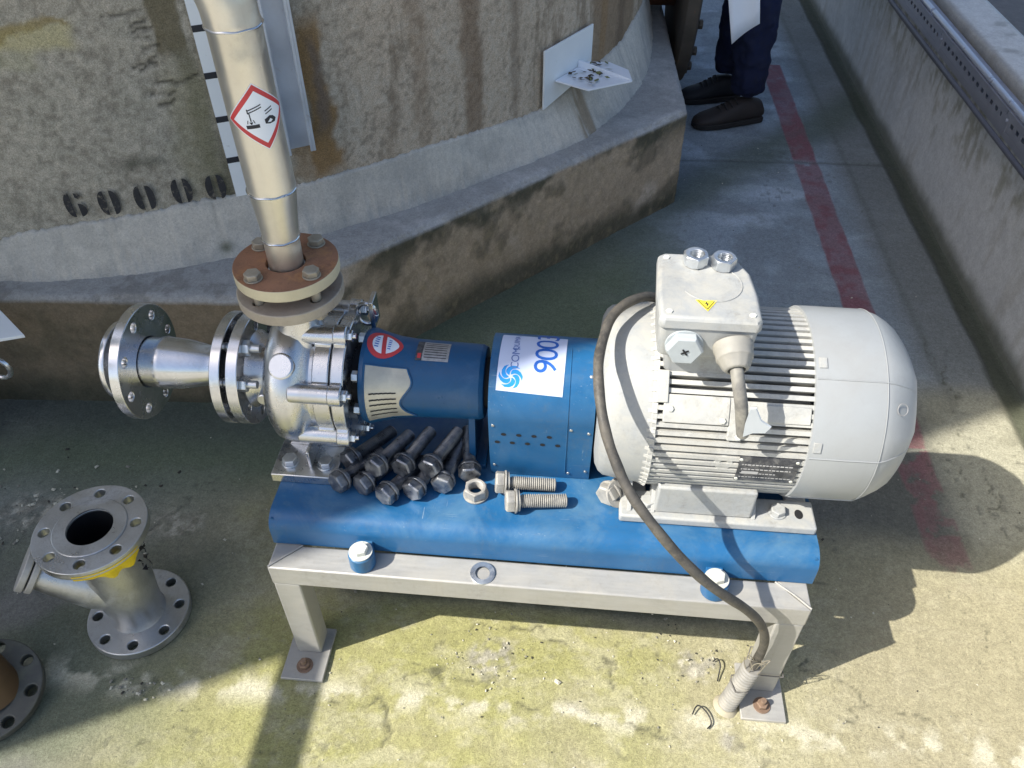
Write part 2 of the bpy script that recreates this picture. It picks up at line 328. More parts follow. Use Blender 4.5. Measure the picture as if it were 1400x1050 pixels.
# moss and algae; shade darkened under the frame and at the left
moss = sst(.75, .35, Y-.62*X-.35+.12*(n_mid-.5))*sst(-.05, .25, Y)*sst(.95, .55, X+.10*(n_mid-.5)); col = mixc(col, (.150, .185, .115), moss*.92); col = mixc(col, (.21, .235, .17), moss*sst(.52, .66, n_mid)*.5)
und_shade = sst(-.06, .04, X)*sst(1.0, .86, X)*sst(-.15, -.10, Y+.03*(n_mid-.5))*sst(.45, .25, Y); col = mixc(col, (.075, .085, .055), und_shade*.85); col = mixc(col, (.28, .28, .22), und_shade*sst(.66, .72, n_fin)*.6)  # shade under the frame deepened in the floor colour, algae-green
frm = sst(.12, -.12, Y+.18*(n_big-.5)-.10)*(1-und_shade); yel = frm*sst(-.62, -.1, X+.2*(n_mid-.5)); col = mixc(col, (.41, .38, .23), yel*.95)
col = mixc(col, (.37, .355, .155), yel*sst(.46, .62, fbm(X, Y, .30, 71))*sst(1.05, .65, X+.1*n_mid)*.9)
col = mixc(col, (.31, .31, .11), yel*sst(.05, -.12, Y+.03*n_mid+.12)*sst(.38, .55, n_mid)*sst(.9, .5, X)*.45)
col = mixc(col, (.50, .47, .345), yel*sst(.46, .66, fbm(X, Y*1.6, .07, 91, 6, .75))*.42); col = mixc(col, (.29, .27, .15), yel*sst(.54, .70, fbm(X*1.3, Y, .10, 93, 6, .65))*.3)
col = mixc(col, (.345, .31, .205), yel*sst(.85, 1.1, X)*.75)
lft = sst(-.1, -.5, X)*sst(-2., -1.1, X)*sst(.1, -.15, Y); col = mixc(col, (.165, .165, .145), lft*.65)  # left floor coloured darker to deepen the broad shade there
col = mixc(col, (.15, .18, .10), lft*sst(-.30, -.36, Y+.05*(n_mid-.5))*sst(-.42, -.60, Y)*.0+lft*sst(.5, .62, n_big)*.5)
# pale streak of laitance along the front, crumbled patches
ln = np.exp(-((Y+.335+.03*(n_big-.5)+.05*(n_mid-.5))/.028)**2)*frm; col = mixc(col, (.60, .57, .44), ln*sst(.45, .62, n_fin)*.8)
crum = np.zeros(X.shape)
for (px, py, rx, ry, a) in ((.335, -.235, .06, .055, 1), (.735, -.215, .055, .045, .95), (-.56, -.06, .12, .05, .25), (-.76, .03, .12, .07, .9), (-.42, .03, .10, .06, .7), (-.34, -.36, .035, .015, .8), (.50, -.33, .08, .03, .5), (.80, -.36, .05, .03, .8), (.62, .12, .2, .02, .3), (1.25, -.25, .12, .04, .35)):
    crum = np.maximum(crum, a*np.exp(-(((X-px)/rx)**2+((Y-py)/ry)**2)*1.2))
cr = sst(.30, .62, crum*(.4+1.1*n_fin)); col = mixc(col, (.52, .49, .40), cr*sst(.4, .6, fbm(X, Y, .015, 15, 3))*.85); col = mixc(col, (.20, .19, .15), cr*sst(.58, .45, fbm(X, Y, .015, 16, 3))*.5)
# dark moss-green tone against the plinth
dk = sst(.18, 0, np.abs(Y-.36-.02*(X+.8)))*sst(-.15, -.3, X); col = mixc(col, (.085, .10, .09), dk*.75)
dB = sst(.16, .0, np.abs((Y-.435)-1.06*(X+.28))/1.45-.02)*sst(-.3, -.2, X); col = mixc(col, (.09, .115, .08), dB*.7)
# gutter along the bund wall
gut = sst(1.585, 1.615, X+.02*(n_mid-.5)); col = mixc(col, (.075, .085, .055), gut*.85); col = mixc(col, (.20, .21, .17), gut*sst(1.64, 1.66, X)*.5)
gl = np.exp(-((X-1.46-.01*(n_mid-.5))/.012)**2); col = mixc(col, (.12, .13, .11), gl*.35*sst(.3, .8, Y))
# red painted line, worn
wear = fbm(X, Y, .05, 130, 5, .7)
e0 = 1.262+.014*(fbm(X, Y, .08, 131)-.5); e1 = 1.352+.014*(fbm(X, Y, .08, 132)-.5)
redm = sst(e0-.004, e0+.004, X)*sst(e1+.004, e1-.004, X); redm = redm*np.where(Y > 2.86+.05*(n_mid-.5), 0, 1)
keep = sst(.30, .38, wear-.05+.30*sst(.45, .9, Y)); patch = sst(1.93, 1.90, Y)*sst(1.82, 1.85, Y); keep = keep*(1-.85*patch*sst(.42, .5, n_fin))
keep = keep*np.where(Y < .42, sst(.47, .53, fbm(X, Y, .07, 135))*sst(.0, .1, Y), 1)
col = mixc(col, (.26, .10, .115), redm*keep*(.88-.35*sst(.6, .2, Y))*(.75+.25*sst(.4, .6, n_fin)))
outm = np.clip(sst(-.75, -1.0, Y)+sst(-1.3, -1.8, X)*sst(.2, 0, Y), 0, 1); col = mixc(col, (.52, .49, .41), outm*.9)  # unseen outer floor made paler to bounce light onto the walls
H = (n_mid-.5)*.004+(n_fin-.5)*.0022+cr*(fbm(X, Y, .02, 17, 3)-.55)*.008-gut*.012
# joints and cracks
jn = np.abs(Y-1.88-.035*(X-.8)-.012*(n_mid-.5)); J = np.exp(-(jn/.009)**2)*sst(.6, .7, X); col = mixc(col, (.10, .11, .10), J*.6); H -= J*.003
cracks = [[(.94, -.18), (1.02, -.22), (1.05, -.29), (1.12, -.35)], [(1.28, .0), (1.33, -.08), (1.30, -.17)], [(.24, -.19), (.30, -.16), (.42, -.17), (.50, -.20)], [(-.30, -.47), (-.22, -.43), (-.15, -.44)], [(.55, -.22), (.60, -.27), (.66, -.26)],[(.02, -.37), (.089, -.354), (.12, -.337), (.163, -.305), (.22, -.27)], [(.12, -.337), (.13, -.357), (.15, -.375), (.155, -.42)], [(1.458, .879), (1.483, .747), (1.483, .646), (1.461, .518), (1.455, .44)],
          [(1.462, .367), (1.456, .28), (1.453, .213), (1.464, .137), (1.48, .05)], [(1.38, .40), (1.42, .33), (1.40, .26)], [(.22, -.27), (.29, -.285), (.36, -.33), (.44, -.345)], [(.55, -.36), (.62, -.345), (.70, -.37)], [(-.62, -.02), (-.52, -.05), (-.45, -.03)], [(1.0, -.3), (1.1, -.27), (1.18, -.30)]]
for i, ck in enumerate(cracks):
    d = polydist(X, Y, ck, .07, 200+i); k = np.exp(-(d/.0030)**2)*sst(.38, .56, fbm(X, Y, .05, 300+i)); col = mixc(col, (.09, .09, .06), k*.7); H -= k*.0025
holes = sst(.80, .86, vnoise(X, Y, .013, 77))*sst(.55, .7, n_mid); H -= holes*.002; col = mixc(col, (.10, .10, .08), holes*.4)
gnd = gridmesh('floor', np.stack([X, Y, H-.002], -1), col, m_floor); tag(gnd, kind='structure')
# lie of the land beyond the bund wall
mb = MB(); mb.box((1.93, -60, -.3), (60, 60, .44)); rd = mb.build('road', m_asph); tag(rd, kind='structure')

# ---------------------------------------------------------------- storage tank, plinth, mortar skirt
WC = np.array((-1.215, 2.33)); WR = 1.865
tank = thing('storage_tank', 'round concrete storage tank stencilled 60000, with rust and damp streaks down its wall', 'tank', (WC[0], WC[1], 0))
th = np.array(sorted(set(list(np.arange(-88, -2, .15).round(3))+list(np.arange(-180, -88, 4.))+list(np.arange(-2, 180, 4.)))))
zz = np.array(list(np.arange(.30, 1.32, .006).round(4))+[1.4, 1.6, 2, 2.6, 3.2])
T, Z = np.meshgrid(th, zz, indexing='ij'); S = np.radians(T+90)*WR
b1 = fbm(S, Z, .35, 401); b2 = fbm(S, Z, .09, 402); b3 = fbm(S, Z, .011, 403, 2, .6)*.75+fbm(S, Z, .05, 405, 3)*.25; vst = fbm(S, Z*.12, .07, 404, 5, .65)
c = np.zeros(T.shape+(3,)); c[:] = (.41, .375, .305)
rt_ = sst(-62, -50, T); c = mixc(c, (.56, .45, .335), rt_*.9)
c = mixc(c, (.37, .345, .28), (1-rt_)*sst(.45, .6, b2)*.6)
c = mixc(c, (.25, .23, .18), (1-rt_)*sst(.52, .38, b1)*.5)
c = mixc(c, (.62, .56, .46), sst(.50, .70, b3)*.38); c = mixc(c, (.15, .13, .10), sst(.47, .28, b3)*.42)
c = mixc(c, (.17, .12, .075), rt_*sst(.56, .70, vst)*.55)
def band(t0, t1, z0, z1, colr, a, soft=.5, zs=.03, wob=2.0, seed=5):
    global c
    w_ = (fbm(S, Z, .08, seed)-.5)*wob
    f = sst(t0-soft, t0+soft, T+w_)*sst(t1+soft, t1-soft, T+w_)*sst(z0-zs, z0+zs, Z+w_*.02)*sst(z1+zs, z1-zs, Z+w_*.02); c = mixc(c, colr, f*a)
band(-66.0, -64.0, .83, 3, (.15, .125, .07), .85, .15, .02, .8, 6); band(-65.2, -63.6, .45, .84, (.16, .15, .09), .6, .5, .03, 1.5, 7)
band(-66.5, -63.8, .5, .80, (.24, .22, .12), .45, .8, .05, 2, 17)
band(-84, -70.5, .865, .915, (.55, .49, .27), .75, .6, .012, 1.6, 8); band(-84, -71.5, .885, .905, (.28, .20, .05), .6, .3, .004, 4., 9); band(-84, -73, .83, .87, (.45, .43, .27), .4, .4, .01, 3, 10)
band(-57.1, -55.2, .49, .86, (.26, .145, .045), .85, .35, .03, 2.2, 11); band(-56.4, -55.6, .60, .82, (.16, .13, .11), .7, .3, .03, 1.5, 12)
band(-58.5, -55.9, .48, .60, (.30, .19, .09), .6, .5, .03, 2.0, 13)
band(-43.9, -41.9, .47, 3, (.20, .125, .07), .65, .4, .03, 1.2, 14); band(-48.6, -47.2, .5, 3, (.26, .17, .10), .4, .4, .1, 1.5, 15); band(-38.8, -37.6, .47, 3, (.18, .13, .09), .45, .4, .1, 1.5, 16)
band(-26.5, -14, .3, 3, (.27, .185, .11), .75, 1, .05, 2, 18); band(-20, -17.5, .3, 3, (.13, .09, .06), .5, .7, .05, 2, 19); band(-24.4, -22.9, .5, 3, (.33, .20, .09), .5, .3, .05, 1, 20)
band(-71.2, -68, .575, .60, (.035, .045, .03), .55, 1.2, .012, 2.5, 22)
ck = np.zeros(T.shape)
for i, (t0, z0, t1, z1) in enumerate(((-68.4, .915, -66.3, .93), (-67.2, .898, -66.1, .905), (-67.3, .882, -66.0, .89), (-66.9, .868, -66.1, .87), (-66.8, .85, -65.7, .855), (-67.8, .815, -66.2, .825), (-67.4, .80, -66.4, .81), (-67.3, .745, -65.5, .75), (-67.0, .735, -65.9, .74), (-66.4, .78, -65.7, .77), (-65.5, .77, -64.1, .785))):
    p0 = (R(t0+90)*WR, z0); p1 = (R(t1+90)*WR, z1); ck = np.maximum(ck, np.exp(-(polydist(S, Z, [p0, p1], .03, 500+i)/.0032)**2))
c = mixc(c, (.05, .045, .035), ck*.8)
rad = WR+(b2-.5)*.006+(b3-.5)*.003-ck*.004
P = np.stack([WC[0]+rad*np.cos(np.radians(T)), WC[1]+rad*np.sin(np.radians(T)), Z], -1)
shell = gridmesh('tank_wall', P, c, m_tank, True, tank)
mb = MB(); mb.cyl((WC[0], WC[1], 3.15), (WC[0], WC[1], 3.3), WR+.05, n=96); mb.build('tank_top', m_step, tank, .01)
def onwall(t, z, off=0): a = R(t); return (WC[0]+(WR+off)*cos(a), WC[1]+(WR+off)*sin(a), z)
# plinth
plinth = thing('tank_plinth', 'low octagonal concrete plinth under the round tank, stained dark at its front edge', 'plinth', (WC[0], WC[1], 0))
corn = [(-108.75, 2.12), (-63.75, 2.113), (-21, 2.148), (24, 2.13), (69, 2.12), (114, 2.12), (159, 2.12), (204, 2.12)]
cp = [(r*cos(R(t)), r*sin(R(t))) for t, r in corn]
def octr(tdeg):
    a = np.radians(tdeg); dx, dy = np.cos(a), np.sin(a); best = np.full(a.shape, 9.)
    for i in range(8):
        (ax, ay), (bx, by) = cp[i], cp[(i+1) % 8]; nx, ny = by-ay, -(bx-ax); dd = (ax*nx+ay*ny)/(dx*nx+dy*ny+1e-12); best = np.where((dd > 0) & (dd < best), dd, best)
    return best
th2 = np.array(sorted(set(list(np.arange(-86, 6, .16).round(3))+list(np.arange(-180, -86, 3.))+list(np.arange(6, 180, 3.)))))
PH = .34
prof = [('s', z) for z in (-.01, *np.arange(.004, PH-.016, .009))]+[('e', k) for k in (0, 1, 2)]+[('t', k) for k in np.arange(.008, .30, .010)]
rows = []; zr = []
oc = octr(th2)
for k, v in prof:
    if k == 's': rows.append(oc); zr.append(v)
    elif k == 'e': rows.append(oc-(.003, .008, .014)[v]); zr.append(PH-(.010, .004, .001)[v])
    else: rows.append(oc-.014-v); zr.append(PH)
RR = np.stack(rows, 1); ZZ = np.repeat(np.array(zr)[None], len(th2), 0); TT = np.repeat(th2[:, None], len(prof), 1); SS = np.radians(TT+90)*2.0
VV = np.where(np.arange(len(prof))[None] < len([1 for k, _ in prof if k == 's'])+2, ZZ, PH+(oc[:, None]-RR))
side = np.where(ZZ < PH-.012, 1., 0.)
a1 = fbm(SS, VV, .3, 601); a2 = fbm(SS, VV, .08, 602); a3 = fbm(SS, VV, .02, 603, 4, .7)
c = np.zeros(RR.shape+(3,)); c[:] = (.38, .375, .36)
c = mixc(c, (.50, .49, .47), (1-side)*sst(.5, .65, a2)*.7)
sidec = np.zeros(c.shape); sidec[:] = (.46, .36, .25)
fr = sst(-66, -58, TT); sidec = mixc(sidec, (.15, .12, .08), (1-fr)*.75); sidec = mixc(sidec, (.60, .50, .39), fr*sst(.45, .6, a1)*.7)
sidec = mixc(sidec, (.14, .12, .08), sst(.52, .66, a2)*.6)
topd = sst(.20, .31, ZZ+.10*(a2-.5)); sidec = mixc(sidec, (.075, .075, .05), fr*topd*sst(.44, .56, fbm(SS, VV, .16, 610))*.85)
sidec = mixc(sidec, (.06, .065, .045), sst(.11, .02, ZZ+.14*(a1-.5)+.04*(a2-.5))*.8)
sidec = mixc(sidec, (.36, .29, .17), fr*sst(.58, .7, a3)*.35)
c = c*(1-side[..., None])+sidec*side[..., None]
edge = np.exp(-((VV-PH)/.012)**2); c = mixc(c, (.40, .37, .30), edge*fr*sst(.45, .6, a3)*.5)
c = mixc(c, (.14, .13, .11), (1-side)*sst(-64, -66, TT)*sst(.52, .62, a2)*.5)
RR = RR+(a2-.5)*.010+(a3-.5)*.005-edge*sst(.5, .62, a2)*.006; ZZ2 = ZZ-(edge*sst(.50, .65, a2)*.006)+(1-side)*(a2-.5)*.004
gridmesh('plinth_block', np.stack([WC[0]+RR*np.cos(np.radians(TT)), WC[1]+RR*np.sin(np.radians(TT)), ZZ2], -1), c, m_step, True, plinth)
# mortar skirt
skb = ((-81.5, 1.9), (-78.3, 1.915), (-75.7, 1.914), (-72.1, 1.92), (-68.5, 1.919), (-65.9, 1.913), (-63.8, 1.909), (-56.2, 1.893), (-50.4, 1.895), (-46.1, 1.898), (-41.4, 1.902), (-36.1, 1.927), (-31.0, 1.954), (-23.8, 1.954), (-16.3, 1.944), (-5.9, 1.918), (3.7, 1.917))
skt = ((-82.5, .40), (-80.5, .44), (-79.2, .455), (-77, .462), (-74.64, .47), (-71.55, .475), (-69.6, .479), (-67.33, .489), (-63.11, .488), (-59.19, .479), (-53.32, .487), (-46.58, .489), (-40.24, .474), (-34.76, .458), (-30, .48), (-27.09, .492), (-24.26, .489), (-17.83, .492), (-13.88, .51), (4, .5))
ths = np.arange(-82, 4, .14); rb = np.interp(ths, *zip(*skb)); zt = np.interp(ths, *zip(*skt))
jg = (fbm(ths*.03, ths*0, .01, 700, 5, .8)-.5); zt = zt+jg*.016; rb = rb+(fbm(ths*.03, ths*0+3, .02, 701, 4, .7)-.5)*.012
kk = np.linspace(0, 1, 26); TS, K = np.meshgrid(ths, kk, indexing='ij'); rb2 = np.repeat(rb[:, None], 26, 1); zt2 = np.repeat(zt[:, None], 26, 1); SS = np.radians(TS+90)*WR
rr = rb2+(WR+.007-rb2)*np.clip(K/.94, 0, 1)-.012*np.clip((K-.94)/.06, 0, 1); z_ = PH-.004+(zt2-PH)*np.clip(K/.94, 0, 1)+.0*K
a1 = fbm(SS, z_, .2, 710); a2 = fbm(SS, z_, .05, 711)
rr = rr+(a1-.5)*.012*np.sin(K*pi)+(a2-.5)*.004
c = np.zeros(TS.shape+(3,)); c[:] = (.56, .53, .47); c = mixc(c, (.64, .60, .52), sst(.42, .66, a1)*.7); c = mixc(c, (.36, .35, .32), sst(.5, .3, a2)*.35)
c = mixc(c, (.30, .23, .15), sst(-31.2, -30.6, TS)*sst(-28.6, -29.2, TS)*sst(.3, .5, fbm(SS, z_*.15, .02, 713))*.8); c = mixc(c, (.20, .16, .11), sst(-34, -32, TS)*sst(-26, -28, TS)*sst(.5, .9, K)*.4)
jt = np.exp(-((TS+65.4-.2*(a1-.5))/.07)**2)*sst(.35, .6, K)+np.exp(-((TS+42.3)/.06)**2)*sst(.1, .3, K)*sst(.75, .55, K); c = mixc(c, (.15, .15, .13), np.clip(jt, 0, 1)*.55)
c = mixc(c, (.13, .14, .10), np.exp(-((TS+65.2)/.5)**2-((K-.2)/.10)**2)*sst(.4, .55, a2)*.9)
skirt = gridmesh('mortar_skirt', np.stack([WC[0]+rr*np.cos(np.radians(TS)), WC[1]+rr*np.sin(np.radians(TS)), z_], -1), c, m_mortar, False, plinth)
# ---- 2-D artwork wrapped on surfaces
def text2d(s, size=1., space=1.):
    cu = bpy.data.curves.new('t', 'FONT'); cu.body = s; cu.size = size; cu.space_character = space; cu.resolution_u = 4
    o = bpy.data.objects.new('t', cu); C.objects.link(o); bpy.context.view_layer.update()
    me = o.to_mesh(); vs = [(v.co.x, v.co.y) for v in me.vertices]; fs = [tuple(p.vertices) for p in me.polygons]
    o.to_mesh_clear(); bpy.data.objects.remove(o); bpy.data.curves.remove(cu)
    x0 = min(v[0] for v in vs); y0 = min(v[1] for v in vs)
    return [(x-x0, y-y0) for x, y in vs], fs
def wrap(mb, vs, fs, fn, mi=0, maxlen=.006):
    bm = bmesh.new(); V = [bm.verts.new((x, y, 0)) for x, y in vs]
    for f in fs:
        try: bm.faces.new([V[i] for i in f])
        except ValueError: pass
    bmesh.ops.triangulate(bm, faces=bm.faces[:])
    for _ in range(6):
        e = [e for e in bm.edges if e.calc_length() > maxlen]
        if not e: break
        bmesh.ops.subdivide_edges(bm, edges=e, cuts=1); bmesh.ops.triangulate(bm, faces=[f for f in bm.faces if len(f.verts) > 3])
    bm.verts.index_update()
    mb.add([fn(v.co.x, v.co.y) for v in bm.verts], [tuple(v.index for v in f.verts) for f in bm.faces], mi); bm.free()
def rect(x0, y0, x1, y1): return [(x0, y0), (x1, y0), (x1, y1), (x0, y1)], [(0, 1, 2, 3)]
def poly(p): return p, [tuple(range(len(p)))]
def sticker(mb, outline, fn, t=.0006, mi=0, maxlen=.006):
    """thin sheet: a front face fn(x,y,off) wrapped on a surface"""
    wrap(mb, outline, [tuple(range(len(outline)))], lambda x, y: fn(x, y, t), mi, maxlen)
# stencilled number: lens-shaped stencil digits, two halves each
def lens(cx, cy, w_, h_, sgn):
    pts = []
    for i in range(13):
        a = -pi/2+pi*i/12; pts.append((cx+sgn*(.0065+(w_-.0065)*cos(a)**.8), cy+h_*sin(a)))
    return pts
def wf(tc):
    return lambda x, y: onwall(tc+math.degrees(x/WR), y, .0075)
dig = ((-74.45, .516), (-72.2, .513), (-69.75, .515), (-67.15, .519), (-64.8, .515))
for i, (tc, zc) in enumerate(dig):
    mb = MB()
    for sgn in (-1, 1):
        if i == 0 and sgn == 1:
            p = [(.0055+.0*k, 0) for k in ()]
            lo = []
            for k in range(11):
                a = -pi/2+pi*k/10; lo.append((.0055+.016*cos(a), -.014+.017*sin(a)))
            wrap(mb, *poly([(x, y+zc) for x, y in lo]), wf(tc), 0, .01)
            wrap(mb, *poly([(.0045, zc+.030), (.0045, zc+.019), (.012, zc+.013), (.019, zc+.020), (.014, zc+.028)]), wf(tc), 0, .01)
        else:
            wrap(mb, *poly(lens(0, zc, .023, .0315, sgn)), wf(tc), 0, .01)
    mb.build('stencil_digit', m_stencil, tank)
# manway on the tank's far side
mb = MB(); my = 2.54; mz = .55
mb.cyl((WC[0]+1.80, my, mz), (.79, my, mz), .19, n=40)
mb.build('manway_neck', mat('rust_brown', (.16, .06, .025), .75, 0, .3, 12), tank)
mb = MB(); mb.lathe([(0, .20), (0, .455), (.012, .475), (.055, .475), (.065, .45), (.066, .0001)], at((.787, my, mz), (1, 0, 0)), 72)
for k in range(20):
    a = 2*pi*k/20; hexhead(mb, at((.852, my+.43*cos(a), mz+.43*sin(a)), (1, 0, 0)), .03, .018)
mb.build('manway_cover', mat('dark_rust', (.085, .07, .055), .75, 0, .35, 9, spots=.3, scol=(.2, .11, .05), ss=18), tank, .003)

# ---------------------------------------------------------------- level scale, channel, bracket on the tank
scale = thing('level_scale', 'white level scale strip with short black bars down the tank wall', 'scale', onwall(-63, .48))
mb = MB(); n = 8; t0, t1 = -63.55, -61.9
for i in range(n):
    a, b = t0+(t1-t0)*i/n, t0+(t1-t0)*(i+1)/n
    z0, z1 = .482, 2.2; mb.add([onwall(a, z0, .006), onwall(b, z0, .006), onwall(b, z1, .006), onwall(a, z1, .006), onwall(a, z0, .0085), onwall(b, z0, .0085), onwall(b, z1, .0085), onwall(a, z1, .0085)], [(0,3,2,1),(4,5,6,7),(0,1,5,4),(1,2,6,5),(2,3,7,6),(3,0,4,7)])
mb.build('scale_strip', m_white, scale)
for k in range(16):
    zc = .577+.1003*k
    if zc > 2.1: break
    mb = MB(); wrap(mb, *rect(0, zc-.007, R(t1-t0)*WR, zc+.007), lambda x, y: onwall(t0+math.degrees(x/WR), y, .0092), 0, .01)
    mb.build('scale_mark', m_ink, scale)
chan = thing('steel_channel', 'upright zinc steel channel fixed to the tank beside the riser pipe', 'channel', onwall(-58.4, .577))
mb = MB()
M = Matrix.Translation(Vector(onwall(-58.42, 0, 0))) @ Matrix.Rotation(R(-58.42+90), 4, 'Z')     # local x along wall, -y outward
mb.T = M; hw = .036
mb.box((-hw, -.012, .577), (hw, -.006, 2.6)); mb.box((-hw, -.045, .577), (-hw+.006, -.012, 2.6)); mb.box((hw-.006, -.045, .577), (hw, -.012, 2.6))
mb.box((-hw+.006, -.045, .577), (-hw+.013, -.041, 2.6)); mb.box((hw-.013, -.045, .577), (hw-.006, -.041, 2.6))
mb.build('channel_section', m_chan, chan, .0012)
brk = thing('mounting_bracket', 'white steel bracket on the tank wall, littered with dead leaves', 'bracket', onwall(-31, .53))
mb = MB(); mb.T = Matrix.Translation(Vector(onwall(-30.9, 0, 0))) @ Matrix.Rotation(R(-30.9+90), 4, 'Z')
mb.prism([(-.128, .458), (.128, .495), (.128, .632), (-.128, .628)], .006, Matrix(((1,0,0,0),(0,0,-1,-.008),(0,1,0,0),(0,0,0,1))))
bp = mb.build('wall_plate', m_white, brk, .001)
Tb = mb.T.copy()
mb = MB(); mb.T = Tb
sh = [(-.075, -.016), (.100, -.016), (.135, -.075), (.118, -.15), (.055, -.20), (-.075, -.13)]
mb.prism(sh, .005, Matrix.Translation((0, 0, .525)))
mb.prism([(-.016, 0), (-.016, .020), (-.195, .006), (-.195, 0)], .005, Matrix(((0, 0, 1, .048), (1, 0, 0, 0), (0, 1, 0, .530), (0, 0, 0, 1))))
mb.build('shelf_plate', m_whiteb, brk, .001)
mb = MB(); mb.T = Tb; rnd = random.Random(8)
for i in range(46):
    x, y = rnd.gauss(.03, .045), rnd.gauss(-.075, .03)
    if x < -.06 or x > .115 or y > -.02 or y < -.15: continue
    a = rnd.random()*6.28; l = rnd.uniform(.006, .016); q = Matrix.Translation((x, y, .533+rnd.random()*.004)) @ Matrix.Rotation(a, 4, 'Z') @ Matrix.Rotation(rnd.uniform(-.5, .5), 4, 'X')
    mb.add([(-l, 0, 0), (0, -l*.45, .001), (l, 0, .002), (0, l*.45, .001)], [(0, 1, 2, 3)], rnd.choice((0, 0, 1)), q)
lv = mb.build('leaf_litter', [mat('dead_leaf', (.06, .04, .02), .8), mat('moss_leaf', (.16, .17, .06), .8)], None); tag(lv, 'dark dead leaves and moss lying on the white bracket', 'leaf litter', kind='stuff')

# ---------------------------------------------------------------- bund wall, cable tray
bund = thing('bund_wall', 'long low concrete bund wall with a flat coping on the right', 'wall', (1.66, 1, 0))
ys = np.array([-12, -6, -2, -.5]+list(np.arange(0, 4.6, .012))+[5, 7, 10, 14])
prf = [(1.66, z) for z in np.arange(-.02, .55, .010)]+[(1.662, .556), (1.668, .560)]+[(x, .562) for x in np.arange(1.68, 1.80, .012)]+[(1.797, .556), (1.80, .55), (1.80, .45), (1.80, -.02)]
px_ = np.array([p[0] for p in prf]); pz_ = np.array([p[1] for p in prf]); Yg = np.repeat(ys[:, None], len(prf), 1); Xg = np.repeat(px_[None], len(ys), 0); Zg = np.repeat(pz_[None], len(ys), 0)
arc = np.repeat(np.cumsum(np.r_[0, np.hypot(np.diff(px_), np.diff(pz_))])[None], len(ys), 0)
a1 = fbm(Yg, arc, .4, 801); a2 = fbm(Yg, arc, .1, 802); a3 = fbm(Yg, arc*.4, .025, 803, 4, .7); vs_ = fbm(Yg, arc*.15, .06, 804)
c = np.zeros(Xg.shape+(3,)); c[:] = (.56, .575, .58); c = mixc(c, (.66, .67, .67), sst(.45, .6, a1)*.7)
fc = np.where(Xg < 1.67, 1., 0.)
c = mixc(c, (.27, .26, .19), fc*sst(.22, .42, Zg+.25*(a3-.5)+.14*(a2-.5))*sst(.56, .42, Zg)*sst(.44, .62, a3)*.7)
c = mixc(c, (.36, .34, .29), fc*sst(.54, .68, vs_)*.3)
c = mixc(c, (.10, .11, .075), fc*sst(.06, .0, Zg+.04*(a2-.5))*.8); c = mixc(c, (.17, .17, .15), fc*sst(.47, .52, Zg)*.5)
c = mixc(c, (.60, .61, .59), (1-fc)*.7); c = mixc(c, (.22, .22, .20), (1-fc)*sst(.55, .68, a2)*.5)
gridmesh('wall_face', np.stack([Xg+fc*(a2-.5)*.006, Yg, Zg], -1), c, m_wall, False, bund)
tray = thing('cable_tray', 'perforated grey cable tray fixed along the top of the low wall', 'cable tray', (1.63, 2, .47))
mb = MB()
y = -3.0
while y < 6.0:
    y1 = y+.60 if y < 3 else y+3.
    lp = [[(y+.002, 0), (y1-.002, 0), (y1-.002, .048), (y+.002, .048)]]
    if 0 <= y < 3.6:
        k = y+.03
        while k < y1-.03: lp.append([(k-.011, .02), (k-.008, .017), (k+.008, .017), (k+.011, .02), (k+.011, .026), (k+.008, .029), (k-.008, .029), (k-.011, .026)]); k += .04
    mb.plate(lp, .002, Matrix(((0, 0, 1, 1.600), (1, 0, 0, 0), (0, 1, 0, .485), (0, 0, 0, 1)))); y = y1
mb.box((1.602, -3, .531), (1.650, 6, .533)); mb.box((1.60, -3, .467), (1.652, 6, .469)); mb.box((1.600, -3, .469), (1.602, 6, .4845))
for k in range(9): mb.box((1.5985, -.6+.6*k-.025, .474), (1.5995, -.6+.6*k+.025, .520)); mb.cyl((1.5985, -.6+.6*k-.015, .510), (1.594, -.6+.6*k-.015, .510), .005, n=10)
mb.build('tray_section', mat('tray_zinc', (.40, .42, .48), .42, .6, .1, 20), tray)
mb = MB(); mb.cyl((1.612, -3, .5415), (1.612, 1.95, .5415), .0085, n=14); mb.cyl((1.612, 1.965, .5415), (1.612, 6, .5415), .0085, n=14); mb.build('top_conduit', mat('conduit_grey', (.50, .54, .62), .35, .4, .05, 20), tray)
for k, (dx, dz, r) in enumerate(((-.010, -.020, .0075), (.004, -.032, .007))):
    mb = MB(); pts = [(1.596+dx+.006*sin(i*.7+k*2), -3+.25*i, .482+dz+.008*sin(i*.53+k)) for i in range(37)]; mb.tube(pts, r, 10)
    o = mb.build('data_cable', mat('sleeve_grey', (.10, .105, .13), .5), None)
    tag(o, ('thick dark grey cable sagging just under the wall tray', 'thin dark cable lowest along the wall tray')[k], 'cable', 'cables along the wall tray')

# ---------------------------------------------------------------- unseen building and overhead pipe, added outside the frame to cast the shade
far = thing('shade_building', 'plain pale concrete building, unseen, added left of the pump to cast the broad shade', 'building', (-3, -.6, 0))
q1 = Vector((-.534-2.3*.893, -.501-2.3*.4495)); qa = q1+Vector((-.80, .60))*3.9; qb = Vector((-.93, -.36))*2.6
mb = MB(); mb.prism([tuple(q1), tuple(q1+qb), tuple(qa+qb), tuple(qa)], 6.71, z0=-.01); mb.build('shade_building_wall', mat('shade_building_render', (.7, .7, .68), .8, 0, .1, 2), far)
mb = MB(); e_ = .04; mb.prism([tuple(q1+Vector((0, 0))), tuple(q1+qb), tuple(qa+qb), tuple(qa)], .12, z0=6.7); mb.build('shade_building_roof', m_step, far)
oh = thing('added_overhead_pipe', 'horizontal steel pipe on a post, unseen, added left of the pump to cast a shadow band', 'pipe', (-1.165, -1.5, 0))
